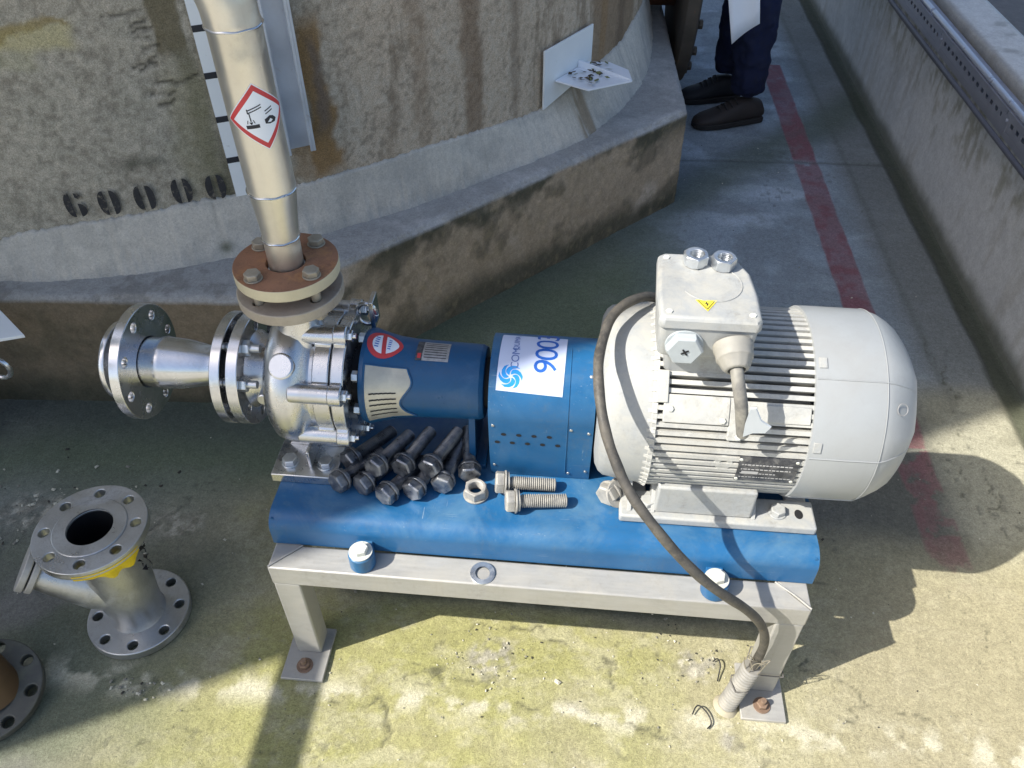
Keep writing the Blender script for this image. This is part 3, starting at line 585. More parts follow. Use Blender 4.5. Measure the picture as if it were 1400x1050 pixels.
mb = MB(); mb.cyl((-1.165, -2.4, 1.3), (-1.165, .62, 1.3), .037, n=24); mb.build('added_pipe_run', m_pipe, oh)
for yy in (-2.2,):
    mb = MB(); mb.box((-1.195, yy-.03, 0), (-1.135, yy+.03, 1.262)); mb.box((-1.26, yy-.09, 0), (-1.07, yy+.09, .01)); mb.build('added_pipe_post', m_galv, oh, .002)

# ---------------------------------------------------------------- pump stand
X0, X1, YF, SH, t = -.050, .879, -.2612, .2991, .05
stand = thing('pump_stand', 'grey welded square tube stand carrying the blue baseplate', 'stand', (.41, 0, 0))
mb = MB(); mb.prism([(X0, YF), (X1, YF), (X1-t, YF+t), (X0+t, YF+t)], t, ID, z0=SH-t); mb.build('front_rail', m_galv, stand, .003)
mb = MB(); mb.prism([(X0, -YF), (X1, -YF), (X1-t, -YF-t), (X0+t, -YF-t)], t, ID, z0=SH-t); mb.build('rear_rail', m_galv, stand, .003)
for xa, xb in ((X0, X0+t), (X1, X1-t)):
    mb = MB(); mb.prism([(xa, YF), (xa, -YF), (xb, -YF-t), (xb, YF+t)], t-.001, ID, z0=SH-t); mb.build('side_rail', m_galv, stand, .003)
for xa in (X0, X1-t):
    for ya in (YF, -YF-t):
        mb = MB(); mb.box((xa+.001, ya+.0015, .008), (xa+t-.001, ya+t-.0015, SH-t)); lg = mb.build('leg', m_galv, stand, .003)
        sx = -1 if xa < 0 else 1; ex = xa+t/2
        mb = MB()
        if ya < 0: mb.box((ex-.043, -.317, 0), (ex+.040, -.205, .008))
        else: mb.box((ex-.043, .205, 0), (ex+.040, .317, .008))
        fp = mb.build('foot_plate', m_galv, stand, .0015)
        yb = -.289 if ya < 0 else .289
        mb = MB(); mb.lathe([(.008, .016), (.0105, .016)], at((ex-.002, yb, 0)), 24); hexhead(mb, at((ex-.002, yb, .0105)), .019, .009); mb.cyl((ex-.002, yb, .019), (ex-.002, yb, .030), .0055, n=12)
        mb.build('anchor_bolt', mat('rusty_bolt', (.25, .17, .12), .7, .3, .3, 60), stand, .0005)
mb = MB(); mb.tube([(X1-.001, YF+.002, SH+.0008), (X1-.025, YF+.026, SH+.001), (X1-t-.004, YF+t, SH+.0008)], .0018, 8); mb.build('weld_bead', m_galv, stand); mb = MB(); mb.tube([(X0+.001, YF+.002, SH+.0008), (X0+t, YF+t, SH+.0008)], .0014, 8)
mb.build('weld_bead', m_galv, stand)

# ---------------------------------------------------------------- blue baseplate
base = thing('pump_baseplate', 'blue folded steel baseplate bolted on the grey stand', 'baseplate', (.417, 0, .30))
BZ = .367; BX0, BX1, BY = -.053, .887, .210
def half(s):
    pts = [(s*BY, SH+.0015), (s*BY, .338)]
    for i in range(1, 9):
        a = i/8*pi/2; pts.append((s*(BY-.034*(1-cos(a))), .338+.029*sin(a)))
    return pts
sec = half(-1)+list(reversed(half(1))); inner = [(s_*(abs(y_)-.006), z_-.006 if z_ > .31 else z_) for (y_, z_), s_ in [((p[0], p[1]), 1 if p[0] > 0 else -1) for p in reversed(sec)]]
mb = MB(); full = sec+inner; n = len(full)
mb.add([(BX0, y_, z_) for y_, z_ in full]+[(BX1, y_, z_) for y_, z_ in full], [(k, (k+1) % n, n+(k+1) % n, n+k) for k in range(n)])
m_ = len(sec)
for e in (0, n):
    for k in range(m_-1): mb.f.append((e+k, e+k+1, e+n-2-k, e+n-1-k)); mb.m.append(0)
mb.box((BX0+.004, -BY+.008, SH+.0015), (BX0+.008, BY-.008, BZ-.007)); mb.box((BX1-.008, -BY+.008, SH+.0015), (BX1-.004, BY-.008, BZ-.007))
mb.build('base_shell', m_blue, base, 0, ang=40)
for bx_ in (.1155, .7185):
    for by_ in (-.2375, .2375):
        mb = MB(); mb.lathe([(0, .0225), (.031, .0225), (.033, .0205)], at((bx_, by_, SH+.001)), 40, 0); mb.box((bx_-.014, min(by_, by_*.86), SH+.001), (bx_+.014, max(by_, by_*.86), SH+.028))
        bo = mb.build('clamp_boss', m_blue, base, .001)
        mb = MB(); mb.lathe([(0, .0205), (.0022, .0205)], at((bx_, by_, SH+.0345)), 32); hexhead(mb, at((bx_, by_, SH+.0367)), .024, .010, rot=.3); b2 = mb.build('boss_bolt', m_boss, base, .0006)

# ---------------------------------------------------------------- pump
ZS = .527
pump = thing('centrifugal_pump', 'stainless steel centrifugal pump with blue bearing bracket on the baseplate', 'pump', (0, 0, BZ))
AX = lambda x, y=0, z=ZS: at((x, y, z), (1, 0, 0), (0, 0, 1))
mb = MB()
def vol(tq, a): return 1+.06*sin(tq*.5)**2
mb.lathe([(-.056, .045), (-.055, .085), (-.050, .108), (-.040, .121), (-.026, .126), (-.006, .126), (.006, .120), (.014, .108), (.022, .1005), (.032, .100), (.060, .100), (.062, .04)], AX(0), 72)
# tangential discharge nozzle and suction nozzle
mb.lathe([(0, .060), (.05, .050), (.10, .040), (.145, .034), (.172, .034)], at((-.004, -.012, ZS+.005), (0.02, .05, 1)), 40)
mb.lathe([(0, .075), (.02, .058), (.06, .052)], AX(-.104), 40)
mb.lathe([(-.02, .022), (.010, .022), (.012, .0205)], at((-.014, -.080, ZS+.082), (-.05, -1, .95)), 32)
mb.cyl((-.062, -.055, ZS+.005), (-.062, -.085, ZS+.005), .012, n=16)
mb.build('pump_casing', m_cast, pump, .002)
lugs = (76, 24, -28, -80, 128, 180, 232)
mb = MB()
ring = []
mb.lathe([(.031, .06), (.031, .108), (.060, .108), (.060, .06)], AX(0), 96)
for a in lugs:
    M = AX(0) @ Matrix.Rotation(R(0), 4, 'Z'); ar = R(a); cy, cz = -.113*cos(ar), .113*sin(ar)
    mb.lathe([(-.004, .0165), (.066, .0165)], at((.0, cy, ZS+cz), (1, 0, 0)), 20)
    M2 = Matrix(((0, 0, 1, .031), (-cos(ar), sin(ar), 0, 0), (sin(ar), cos(ar), 0, ZS), (0, 0, 0, 1)))
    mb.prism([(.08, -.030), (.112, -.017), (.112, .017), (.08, .030)], .029, M2)
mb.build('casing_flange', m_cast, pump, .0025)
mb = MB(); mb.lathe([(.063, .06), (.063, .110), (.085, .110), (.085, .05)], AX(0), 96)
for a in lugs:
    ar = R(a); cy, cz = -.115*cos(ar), .115*sin(ar); mb.lathe([(.0, .0175), (.022, .0175)], at((.064, cy, ZS+cz), (1, 0, 0)), 20)
    M2 = Matrix(((0, 0, 1, .064), (-cos(ar), sin(ar), 0, 0), (sin(ar), cos(ar), 0, ZS), (0, 0, 0, 1)))
    mb.prism([(.08, -.032), (.115, -.0175), (.115, .0175), (.08, .032)], .020, M2)
mb.build('casing_cover', m_cast, pump, .002)
mb = MB(); mb.lathe([(.0601, .103), (.0631, .103)], AX(0), 72); mb.build('cover_gasket', m_gas, pump)
for a in lugs:
    ar = R(a); cy, cz = -.115*cos(ar), .115*sin(ar)
    mb = MB(); hexhead(mb, at((.086, cy, ZS+cz), (1, 0, 0)), .018, .009); mb.cyl((.094, cy, ZS+cz), (.100, cy, ZS+cz), .005, n=12); mb.build('cover_bolt', m_steel, pump, .0005)
# suction flange (the pump's own)
mb = MB(); mb.plate(flange_loops(.100, .041, 8, .009, .080, .5), .020, AX(-.118)); sfl = mb.build('suction_flange', m_steel, pump, .0012)
mb = MB(); mb.plate(flange_loops(.0845, .028, 4, .009, .0625, .62), .019, at((-.004, -.002, ZS+.172), (0, 0, 1)))
mb.lathe([(.019, .048), (.022, .048), (.022, .028)], at((-.004, -.002, ZS+.172)), 40, cap=False)
mb.build('discharge_flange', m_palefl, pump, .0015)
# foot under the casing
mb = MB(); mb.box((-.068, -.125, BZ+.0005), (.050, .125, BZ+.020)); mb.box((-.003, -.105, BZ+.020), (.003, .105, ZS-.10)); mb.prism([(-.055, BZ+.02), (.04, BZ+.02), (.022, BZ+.055), (-.03, BZ+.055)], .012, Matrix(((1, 0, 0, 0), (0, 0, 1, -.05), (0, 1, 0, 0), (0, 0, 0, 1))))
mb.build('pump_foot', m_cast, pump, .0015)
for x_ in (-.040, .026):
    for y_ in (-.094, .094):
        mb = MB(); mb.lathe([(0, .016), (.002, .016)], at((x_, y_, BZ+.020)), 24); hexhead(mb, at((x_, y_, BZ+.022)), .024, .011, rot=.2); mb.build('foot_bolt', m_zinc, pump, .0006)
# lantern / bearing bracket
bprof = [(.104, .045), (.106, .060), (.118, .062), (.102, .083), (.110, .085), (.115, .0835), (.135, .0775), (.155, .0725), (.185, .069), (.24, .0675), (.303, .066), (.311, .062), (.312, .02)]
mb = MB(); mb.lathe(bprof[3:-1], AX(0), 80); mb.lathe([(.084, .058), (.103, .058)], AX(0), 40, 1)
mb.build('bearing_bracket', [m_blued, m_dark], pump, .0012, ang=25)
mb = MB(); mb.cyl((.311, 0, ZS), (.318, 0, ZS), .045, n=40); mb.cyl((.318, 0, ZS), (.345, 0, ZS), .021, n=24); mb.build('bearing_cover', m_black, pump)
mb = MB(); mb.prism([(-.062, BZ+.001), (.062, BZ+.001), (.045, ZS-.04), (-.045, ZS-.04)], .012, Matrix(((0, 0, 1, .282), (1, 0, 0, 0), (0, 1, 0, 0), (0, 0, 0, 1)))); mb.box((.266, -.062, BZ+.0012), (.312, .062, BZ+.011)); mb.build('bracket_support', m_blued, pump, .001)
for a in (40, -10, -62, 100):
    ar = R(a); mb = MB(); cy, cz = -.074*cos(ar), .074*sin(ar); hexhead(mb, at((.1015, cy, ZS+cz), (-1, 0, 0)), .018, .011); mb.build('bracket_bolt', m_zinc, pump, .0005)
def rad_at(x): return float(np.interp(x, [p[0] for p in bprof[3:]], [p[1] for p in bprof[3:]]))
def oncyl(x, phi, off, r=None):      # phi from the top towards the front (-y)
    q = (rad_at(x) if r is None else r)+off; return (x, -q*sin(phi), ZS+q*cos(phi))
# window with slotted guard plate
mb = MB(); x0_ = .114
ed = lambda ph: .180+.010*math.exp(-((ph-.95)/.25)**2)-.010*math.exp(-((ph-1.5)/.25)**2)+.014*math.exp(-((ph-2.02)/.16)**2)
np_ = 24
for i in range(np_):
    pa, pb = .62+(2.02-.62)*i/np_, .62+(2.02-.62)*(i+1)/np_
    for j in range(8):
        xa0, xb0 = x0_+(ed(pa)-x0_)*j/8, x0_+(ed(pa)-x0_)*(j+1)/8; xa1, xb1 = x0_+(ed(pb)-x0_)*j/8, x0_+(ed(pb)-x0_)*(j+1)/8
        dp = .0012+.0*j
        mb.add([oncyl(xa0, pa, dp), oncyl(xb0, pa, dp), oncyl(xb1, pb, dp), oncyl(xa1, pb, dp)], [(0, 1, 2, 3)], 0)
for ph_ in (1.22, 1.37, 1.50, 1.66, 1.80):
    for j in range(6):
        xa, xb = .121+.044*j/6, .121+.044*(j+1)/6; wdt = .016
        mb.add([oncyl(xa, ph_-wdt, .002), oncyl(xb, ph_-wdt-.01, .002), oncyl(xb, ph_+wdt-.01, .002), oncyl(xa, ph_+wdt, .002)], [(0, 1, 2, 3)], 1)
wp = mb.build('slotted_window_plate', [mat('window_plate', (.52, .50, .42), .42, .5, .15, 30, dust=.3), m_dark], pump)
mb = MB(); rimp = [oncyl(x0_-.001, .62+(2.02-.62)*i/20, .0015) for i in range(21)]; mb.tube(rimp, .0014, 8)
rimp = [oncyl(ed(.62+(2.02-.62)*i/30)+.001, .62+(2.02-.62)*i/30, .0012) for i in range(31)]; mb.tube(rimp, .0018, 8)
rimp = [oncyl(x0_+(ed(.62)-x0_)*i/10, .61, .001) for i in range(11)]; mb.tube(rimp, .0014, 8)
mb.build('window_rim', m_blued, pump)
# round prohibition sticker
mb = MB(); cx_, cph = .136, .04
def stf(off): return lambda x, y: oncyl(cx_+x, cph+y/.075, off)
def drop(a, b, t_): return [((a if cos(q) < 0 else t_)*cos(q), b*sin(q)*(1 if cos(q) < 0 else 1-.30*cos(q)**2)) for q in [2*pi*k/40 for k in range(40)]]
wrap(mb, *poly(drop(.026, .030, .034)), stf(.0006), 0, .005)
wrap(mb, *poly(drop(.017, .021, .027)), stf(.0010), 1, .005)
wrap(mb, *poly([(-.004, -.022), (.003, -.022), (.008, .022), (.001, .022)]), stf(.0014), 0, .005)
for k in range(5): wrap(mb, *rect(-.013, -.012+.005*k, -.0065, -.010+.005*k), stf(.0014), 2, .005); wrap(mb, *rect(.0085, -.012+.005*k, .0135, -.010+.005*k), stf(.0014), 2, .005)
mb.build('prohibition_sticker', [m_red, m_whiteb, m_lblue], pump)
mb = MB()
def tgf(off): return lambda x, y: oncyl(.221+x, .02+y/.068, off)
wrap(mb, *rect(-.028, -.022, .028, .024), tgf(.0008), 0, .005); wrap(mb, *rect(-.028, -.022, -.017, .024), tgf(.0011), 1, .005)
for k in range(7): wrap(mb, *rect(-.014, -.017+.0056*k, .024, -.0155+.0056*k), tgf(.0011), 2, .005)
wrap(mb, *rect(-.025, .010, -.019, .020), tgf(.0014), 3, .005)
mb.build('type_plate', [m_plateg, m_dplate, m_ink, m_red], pump)
mb = MB(); mb.tube([(.098+.017*cos(2*pi*k/20), .050, ZS+.098+.022*sin(2*pi*k/20)) for k in range(21)], .0042, 10); mb.box((.104, .045, ZS+.07), (.112, .080, ZS+.125)); pass
mb.build('seal_flush_fitting', m_steel, pump, .001)

# ---------------------------------------------------------------- riser pipe above the pump
riser = thing('riser_pipe', 'pale stainless riser pipe with welds, rusty flange and corrosive sign', 'pipe', (0, 0, ZS+.215))
mb = MB(); pts = []; rr_ = []
for z, x, r in ((.742, -.003, .0272), (.80, -.002, .0275), (.806, -.002, .0278), (.812, -.001, .028), (.835, 0, .0295), (.86, .001, .032), (.885, .002, .0345), (.892, .002, .0355), (.899, .002, .035), (1.0, .001, .035), (1.118, .001, .0355), (1.124, .001, .0368), (1.130, 0, .036)): pts.append((x, 0, z)); rr_.append(r)
for k in range(1, 13):
    a = k/12*pi/2; pts.append((-.10*(1-cos(a)), .02*(1-cos(a)), 1.132+.10*sin(a))); rr_.append(.036)
for k in range(1, 5): pts.append((-.10-.25*k, .02+.05*k, 1.232)); rr_.append(.036)
mb.tube(pts, rr_, 48); mb.build('pipe_barrel', m_pipe, riser, ang=60)
for z, x, r in ((.809, -.0015, .0276), (.892, .002, .0350), (1.124, .001, .0358)):
    mb = MB(); k = 40; mb.tube([(x+(r+.0006)*cos(2*pi*i/k), (r+.0006)*sin(2*pi*i/k), z+.0005*sin(i*1.3)) for i in range(k+1)], .0018, 8); mb.build('weld_seam', m_steel, riser)
FZ = .742
mb = MB(); mb.plate(flange_loops(.0825, .031, 4, .0095, .0625, .62), .020, at((-.003, 0, FZ), (0, 0, 1)), 0)
o = mb.build('rusty_flange', [m_rustfl, m_rim], riser, .0012)
for p in o.data.polygons:
    if abs(p.normal.z) < .3 and (Vector(p.center)-Vector((-.003, 0, p.center.z))).length > .075: p.material_index = 1
mb = MB(); mb.lathe([(0, .045), (.012, .045), (.014, .030), (.024, .030)], at((-.003, 0, FZ-.012)), 40); mb.build('stub_end', m_steel, riser, .001)
for k in range(4):
    a = 2*pi*(k+.62)/4; bx_, by_ = -.003+.0625*cos(a), .0625*sin(a)
    mb = MB(); mb.lathe([(0, .0145), (.0022, .0145)], at((bx_, by_, FZ+.0202)), 24); hexhead(mb, at((bx_, by_, FZ+.0225)), .023, .010, rot=.15*k)
    mb.cyl((bx_, by_, FZ-.062), (bx_, by_, FZ-.001), .0078, n=14); hexhead(mb, at((bx_, by_, FZ-.043-.014)), .023, .013)
    mb.build('flange_bolt', mat('flange_bolt_metal', (.38, .34, .27), .55, .4, .2, 60), riser, .0006)
# corrosive diamond
mb = MB()
def pf(off, zc=1.013, ph0=-pi/2+.62, r=.035): return lambda x, y: ((r+off)*cos(ph0+x/r)+.001, (r+off)*sin(ph0+x/r), zc+y)
dm = .047
rot = lambda x, y, a=.06: (x*cos(a)-y*sin(a), x*sin(a)+y*cos(a))
def D(s): return [rot(0, -s), rot(s, 0), rot(0, s), rot(-s, 0)]
wrap(mb, *poly(D(dm)), pf(.0006), 0, .004); wrap(mb, *poly(D(dm*.96)), pf(.0009), 1, .004); wrap(mb, *poly(D(dm*.78)), pf(.0012), 0, .004)
def art(p, mi=2, off=.0015): wrap(mb, *poly([rot(x, y) for x, y in p]), pf(off), mi, .004)
art([(-.021, -.013), (-.004, -.013), (-.004, -.008), (-.021, -.008)]); art([(-.014, -.003), (-.0125, -.003), (-.0125, .008), (-.014, .008)]); art([(-.0135, -.008), (-.016, -.004), (-.011, -.004)])
art([(-.014, .008), (.004, .013), (.004, .0145), (-.014, .0095)]); art([(-.014, .0115), (.004, .0165), (.004, .018), (-.014, .013)]); art([(-.0155, .0075), (-.014, .0075), (-.014, .014), (-.0155, .014)])
art([(-.019, -.006), (-.0178, -.006), (-.0165, -.001), (-.0175, -.001)]); art([(-.0095, -.006), (-.0083, -.006), (-.0098, -.001), (-.0108, -.001)])
art([(.004, -.004), (.012, -.001), (.017, -.003), (.021, -.008), (.018, -.012), (.010, -.012), (.004, -.010)]); art([(.007, .006), (.018, .009), (.018, .0105), (.007, .0075)]); art([(.007, .002), (.018, .005), (.018, .0065), (.007, .0035)])
art([(.007, -.009), (.012, -.005), (.015, -.008), (.012, -.010)], 0, .0018)
mb.build('hazard_sticker', [m_whiteb, m_red, m_ink], riser)

# ---------------------------------------------------------------- suction reducer
red = thing('suction_reducer', 'flanged stainless suction reducer sticking out left of the pump', 'pipe fitting', (-.21, 0, ZS))
mb = MB(); mb.lathe([(-.306, .044), (-.275, .0465), (-.268, .0485), (-.262, .047), (-.225, .044), (-.185, .0355), (-.165, .031), (-.158, .0325), (-.152, .031), (-.146, .031), (-.146, .027), (-.29, .04)], AX(0), 56, cap=False); mb.build('reducer_cone', m_steel, red, ang=50)
mb = MB(); mb.plate(flange_loops(.100, .030, 8, .009, .080, .5), .018, AX(-.146)); mb.build('small_flange', m_steel, red, .0012)
mb = MB(); mb.plate(flange_loops(.104, .0465, 8, .009, .084, .12), .018, AX(-.318)); mb.build('large_flange', m_steel, red, .0012)
mb = MB(); mb.lathe([(-.332, .050), (-.332, .055), (-.342, .057), (-.346, .0705), (-.352, .0715), (-.356, .070), (-.352, .050)], AX(0), 64, cap=False); mb.lathe([(-.335, .049), (-.318, .049)], AX(0), 40); mb.build('stub_ring', m_steel, red, .0008)
mb = MB(); mb.lathe([(-.1279, .068), (-.1185, .068)], AX(0), 48); mb.build('flange_gasket', m_gas, red)
for a in (157.5, 112.5, -22.5):
    ar = R(a); cy, cz = .080*cos(ar), .080*sin(ar); mb = MB(); hexhead(mb, at((-.098, cy, ZS+cz), (1, 0, 0)), .024, .012); mb.cyl((-.152, cy, ZS+cz), (-.07, cy, ZS+cz), .007, n=12); mb.build('joint_bolt', m_zinc, red, .0005)

# ---------------------------------------------------------------- coupling guard
guard = thing('coupling_guard', 'blue sheet metal coupling guard with a white number label', 'guard', (.41, 0, BZ))
GR = .0875; G0, G1 = .3225, .4995
def gsec(off=0, lo=BZ+.0015):
    r = GR-off; pts = [(-.070+off, lo), (-.082+off, ZS-.09)]
    for i in range(29):
        a = -1.75+3.5*i/28; pts.append((r*sin(a), ZS+r*cos(a)))
    return pts+[(.082-off, ZS-.09), (.070-off, lo)]
o_, i_ = gsec(), gsec(.0018); mb = MB(); n = len(o_)
vs = [(G0, *p) for p in o_]+[(G1, *p) for p in o_]+[(G0, *p) for p in i_]+[(G1, *p) for p in i_]; fs = []
for k in range(n-1): fs += [(k, k+1, n+k+1, n+k), (2*n+k, 3*n+k, 3*n+k+1, 2*n+k+1), (k, 2*n+k, 2*n+k+1, k+1), (n+k, n+k+1, 3*n+k+1, 3*n+k)]
fs += [(0, n, 3*n, 2*n), (n-1, 3*n-1, 4*n-1, 2*n-1)]
mb.add(vs, fs); mb.build('guard_shell', m_blue, guard, ang=30)
mb = MB(); sm = gsec(.002); mb.prism([(y_, z_) for y_, z_ in sm], .0015, Matrix(((0, 0, 1, G0+.002), (1, 0, 0, 0), (0, 1, 0, 0), (0, 0, 0, 1)))); mb.build('guard_end_plate', mat('guard_dark', (.01, .03, .07), .5), guard)
def ong(x, phi, off):
    if phi <= 1.75: return (x, -(GR+off)*sin(phi), ZS+(GR+off)*cos(phi))
    z = ZS+GR*cos(1.75)-(phi-1.75)*GR; y0, z0, y1, z1 = -GR*sin(1.75), ZS+GR*cos(1.75), -.082, ZS-.09
    if z > z1: tt = (z0-z)/(z0-z1); y_ = y0+(y1-y0)*tt
    else: y_ = -.082+.012*(z1-z)/(z1-BZ)
    return (x, y_-off, z)
for r_, xs in ((2.02, (.348, .374, .400, .426)), (2.26, (.337, .363, .389, .415, .441))):
    for x_ in xs:
        mb = MB(); mb.add([ong(x_+.0046*cos(2*pi*k/12), r_+.0036/GR*sin(2*pi*k/12), .0007) for k in range(12)], [tuple(range(12))]); mb.build('vent_hole', m_dark, guard)
for x_, ph_ in ((.330, 1.78), (.462, 1.78), (.490, .6), (.330, 3.05), (.462, 3.2), (.492, 3.1), (.492, 1.85)):
    mb = MB(); q = Vector(ong(x_, ph_, 0)); nrm = Vector((0, -sin(min(ph_, pi/2)), cos(min(ph_, pi/2)))); mb.lathe([(0, .0030), (.0012, .0026), (.0018, .001)], at(q, nrm), 14); mb.build('rivet', m_spool, guard)
mb = MB(); mb.tube([ong(.4555, .1*k, .0004) for k in range(0, 33)], .0009, 6); mb.build('sheet_seam', m_blue, guard)
LX, LP = .3345, .955  # label bottom-left corner: x, phi
def lab(off):
    def f(u, v):     # u along x, v up round the guard; the label sits a little crooked
        a = -.045; uu = u*cos(a)-v*sin(a)*.6; vv = v*cos(a)+u*sin(a); return ong(LX+uu, LP-vv/GR, off)
    return f
mb = MB(); wrap(mb, *rect(0, 0, .110, .118), lab(.0008), 0, .005)
lbl = mb.build('number_label', m_label, guard)
mb = MB()
def put(txt, size, u0, v0, mi, sp=1.): vs, fs = text2d(txt, size, sp); wrap(mb, [(u0-y_, v0+x_) for x_, y_ in vs], fs, lab(.0013), mi, .006)
put('9003', .054, .0965, .036, 0, .86)
mb.build('label_number', m_lblue, lbl)
mb = MB(); put('COM', .0185, .0335, .038, 0, .92); put('QUIMA', .0132, .0325, .0735, 0, .92); mb.build('label_name', mat('label_grey_blue', (.10, .17, .42), .5), lbl)
mb = MB()
for k in range(6):      # swirl of curved blades
    a0 = 2*pi*k/6; up_, dn_ = [], []
    for i in range(9):
        s_ = i/8; r_ = .0035+.0165*s_; aa = a0-1.35*s_; wd = .92*math.sin(pi*min(1, s_*.70+.16))
        up_.append((r_*cos(aa), r_*sin(aa))); dn_.append((r_*cos(aa+wd), r_*sin(aa+wd)))
    wrap(mb, *poly([(.0225+x_, .0250+y_) for x_, y_ in up_+dn_[::-1]]), lab(.0013), 0, .006)
mb.build('label_logo', m_lcyan, lbl)

# ---------------------------------------------------------------- motor
motor = thing('electric_motor', 'dusty grey electric motor with cooling fins, fan cowl and terminal box', 'motor', (.72, 0, BZ))
mb = MB(); mb.lathe([(.502, .06), (.503, .105), (.506, .128), (.512, .140), (.520, .1465), (.540, .150), (.560, .153), (.583, .155), (.583, .05)], AX(0), 80)
mb.build('end_bell', m_grey, motor, ang=30)
mb = MB(); mb.cyl((.46, 0, ZS), (.503, 0, ZS), .024, n=24); mb.build('shaft', m_steel, motor)
mb = MB(); nf = 72; ring = []
for k in range(nf):
    a = 2*pi*k/nf; wd = 2*pi/nf
    for da, r in ((-.5, .126), (-.30, .126), (-.27, .157), (.27, .157), (.30, .126)):
        ring.append((r*cos(a+da*wd), r*sin(a+da*wd)))
mb.prism(ring, .244, AX(.584))
for k in range(nf):   # stepped fin ends at the drive side
    pass
mb.build('finned_housing', m_greyfin, motor, ang=30)
mb = MB(); mb.lathe([(.583, .12), (.583, .1555), (.592, .1575), (.594, .12)], AX(0), 80, cap=False); mb.build('housing_ring', m_greyfin, motor, .001)
for k in range(26):
    a = R(-75+7*k)
    mb_ = mb if False else None
mb = MB()
for k in range(60):
    a = 2*pi*(k+.5)/60; M = AX(0) @ Matrix.Rotation(a, 4, 'Z'); mb.add([(.13, -.003, .5905), (.161, -.003, .5905), (.150, -.003, .569), (.13, .003, .5905), (.161, .003, .5905), (.150, .003, .569)], [(0, 1, 2), (5, 4, 3), (0, 3, 4, 1), (1, 4, 5, 2), (2, 5, 3, 0)], 0, M)
mb.build('housing_serration', m_greyfin, motor)
# pads, cast ledge below the terminal box, nameplate, eyelet
mb = MB(); ph = R(52)
def mot(x, phi, r): return (x, -r*sin(phi), ZS+r*cos(phi))
def pad(mb, x0, x1, p0, p1, r0, r1, mi=0, n=8):
    rings = []
    for i in range(n+1): a = p0+(p1-p0)*i/n; rings.append([mot(x0, a, r0), mot(x1, a, r0), mot(x1, a, r1), mot(x0, a, r1)])
    mb.loft(rings, mi)
pad(mb, .600, .700, R(47), R(63), .130, .1605); pad(mb, .700, .722, R(47), R(72), .130, .159); pad(mb, .7225, .822, R(50), R(60), .130, .1590)
pad(mb, .588, .606, R(34), R(52), .13, .163)
mb.build('cast_pad', m_greyfin, motor, .0015)
for (x_, p_) in ((.597, 42), (.716, 69), (.610, 55), (.690, 60)):
    mb = MB(); q = Vector(mot(x_, R(p_), .1595)); hexhead(mb, at(q, q-Vector((x_, 0, ZS))), .009, .004); mb.build('pad_screw', m_boss, motor)
mb = MB(); q = Vector(mot(.703, R(89), .150)); ax = Vector((0, -1, 0)); mb.lathe([(0, .016), (.006, .0145), (.006, .006), (.001, .0055)], at(q, ax), 28, cap=False); mb.build('eyelet', m_greyfin, motor, .001)
mb = MB(); pad(mb, .684, .724, R(82), R(97), .13, .150, n=4); mb.build('eyelet_seat', m_greyfin, motor)
mb = MB(); pad(mb, .726, .818, R(82), R(103), .152, .1585, 0, 6); npl = mb.build('nameplate', m_dplate, motor)
mb = MB(); npf = lambda x_, y_: mot(.729+x_, R(101)-y_/.1592, .1592)
rnd = random.Random(3)
for k in range(4):
    xx = .002
    while xx < (.080 if k != 1 else .055):
        l = rnd.uniform(.002, .006); wrap(mb, *rect(xx, .006+.010*k, xx+l, .0085+.010*k), npf, 0, .01); xx += l+.0015
wrap(mb, *rect(.004, .0155, .030, .0225), npf, 0, .01)
mb.build('nameplate_print', mat('etch_pale', (.45, .45, .45), .5), npl)
for x_ in (.7285, .8145):
    for p_ in (84, 101):
        mb = MB(); mb.lathe([(0, .003), (.0015, .0025)], at(mot(x_, R(p_), .1585), (0, -1, -.1)), 12); mb.build('plate_rivet', m_boss, npl)
# feet
mb = MB()
for s in (-1, 1):
    ya, yb = (-.100, -.160) if s < 0 else (.100, .160)
    mb.box((.553, min(ya, yb), BZ+.0012), (.884, max(ya, yb), BZ+.019)); mb.box((.612, min(s*.148, s*.105), BZ+.019), (.775, max(s*.148, s*.105), ZS-.075)); mb.box((.62, min(s*.10, s*.04), ZS-.13), (.85, max(s*.10, s*.04), ZS-.09))
mb.box((.56, -.1, BZ+.0012), (.60, .1, BZ+.015)); mb.box((.84, -.1, BZ+.0012), (.876, .1, BZ+.015))
mb.build('motor_foot', m_grey, motor, .004, seg=3)
for s in (-1, 1):
    for x_ in (.566, .606, .775):
        mb = MB(); mb.prism([(.0, BZ+.019), (s*.050, BZ+.019), (0, ZS-.09)], .007, Matrix(((0, 0, 1, x_), (1, 0, 0, s*.100), (0, 1, 0, 0), (0, 0, 0, 1)))); mb.build('foot_rib', m_grey, motor, .001)
for s in (-1, 1):
    for x_ in (.601, .821):
        mb = MB(); mb.lathe([(0, .015), (.0022, .015)], at((x_, s*.131, BZ+.0192)), 24); hexhead(mb, at((x_, s*.131, BZ+.0214)), .023, .010, rot=.4); mb.build('foot_bolt', m_grey, motor, .0008)
    mb = MB(); mb.prism([(.007*cos(2*pi*k/20), .010*sin(2*pi*k/20)) for k in range(20)], .0006, at((.857, s*.131, BZ+.0190))); mb.build('bolt_hole', m_dark, motor)
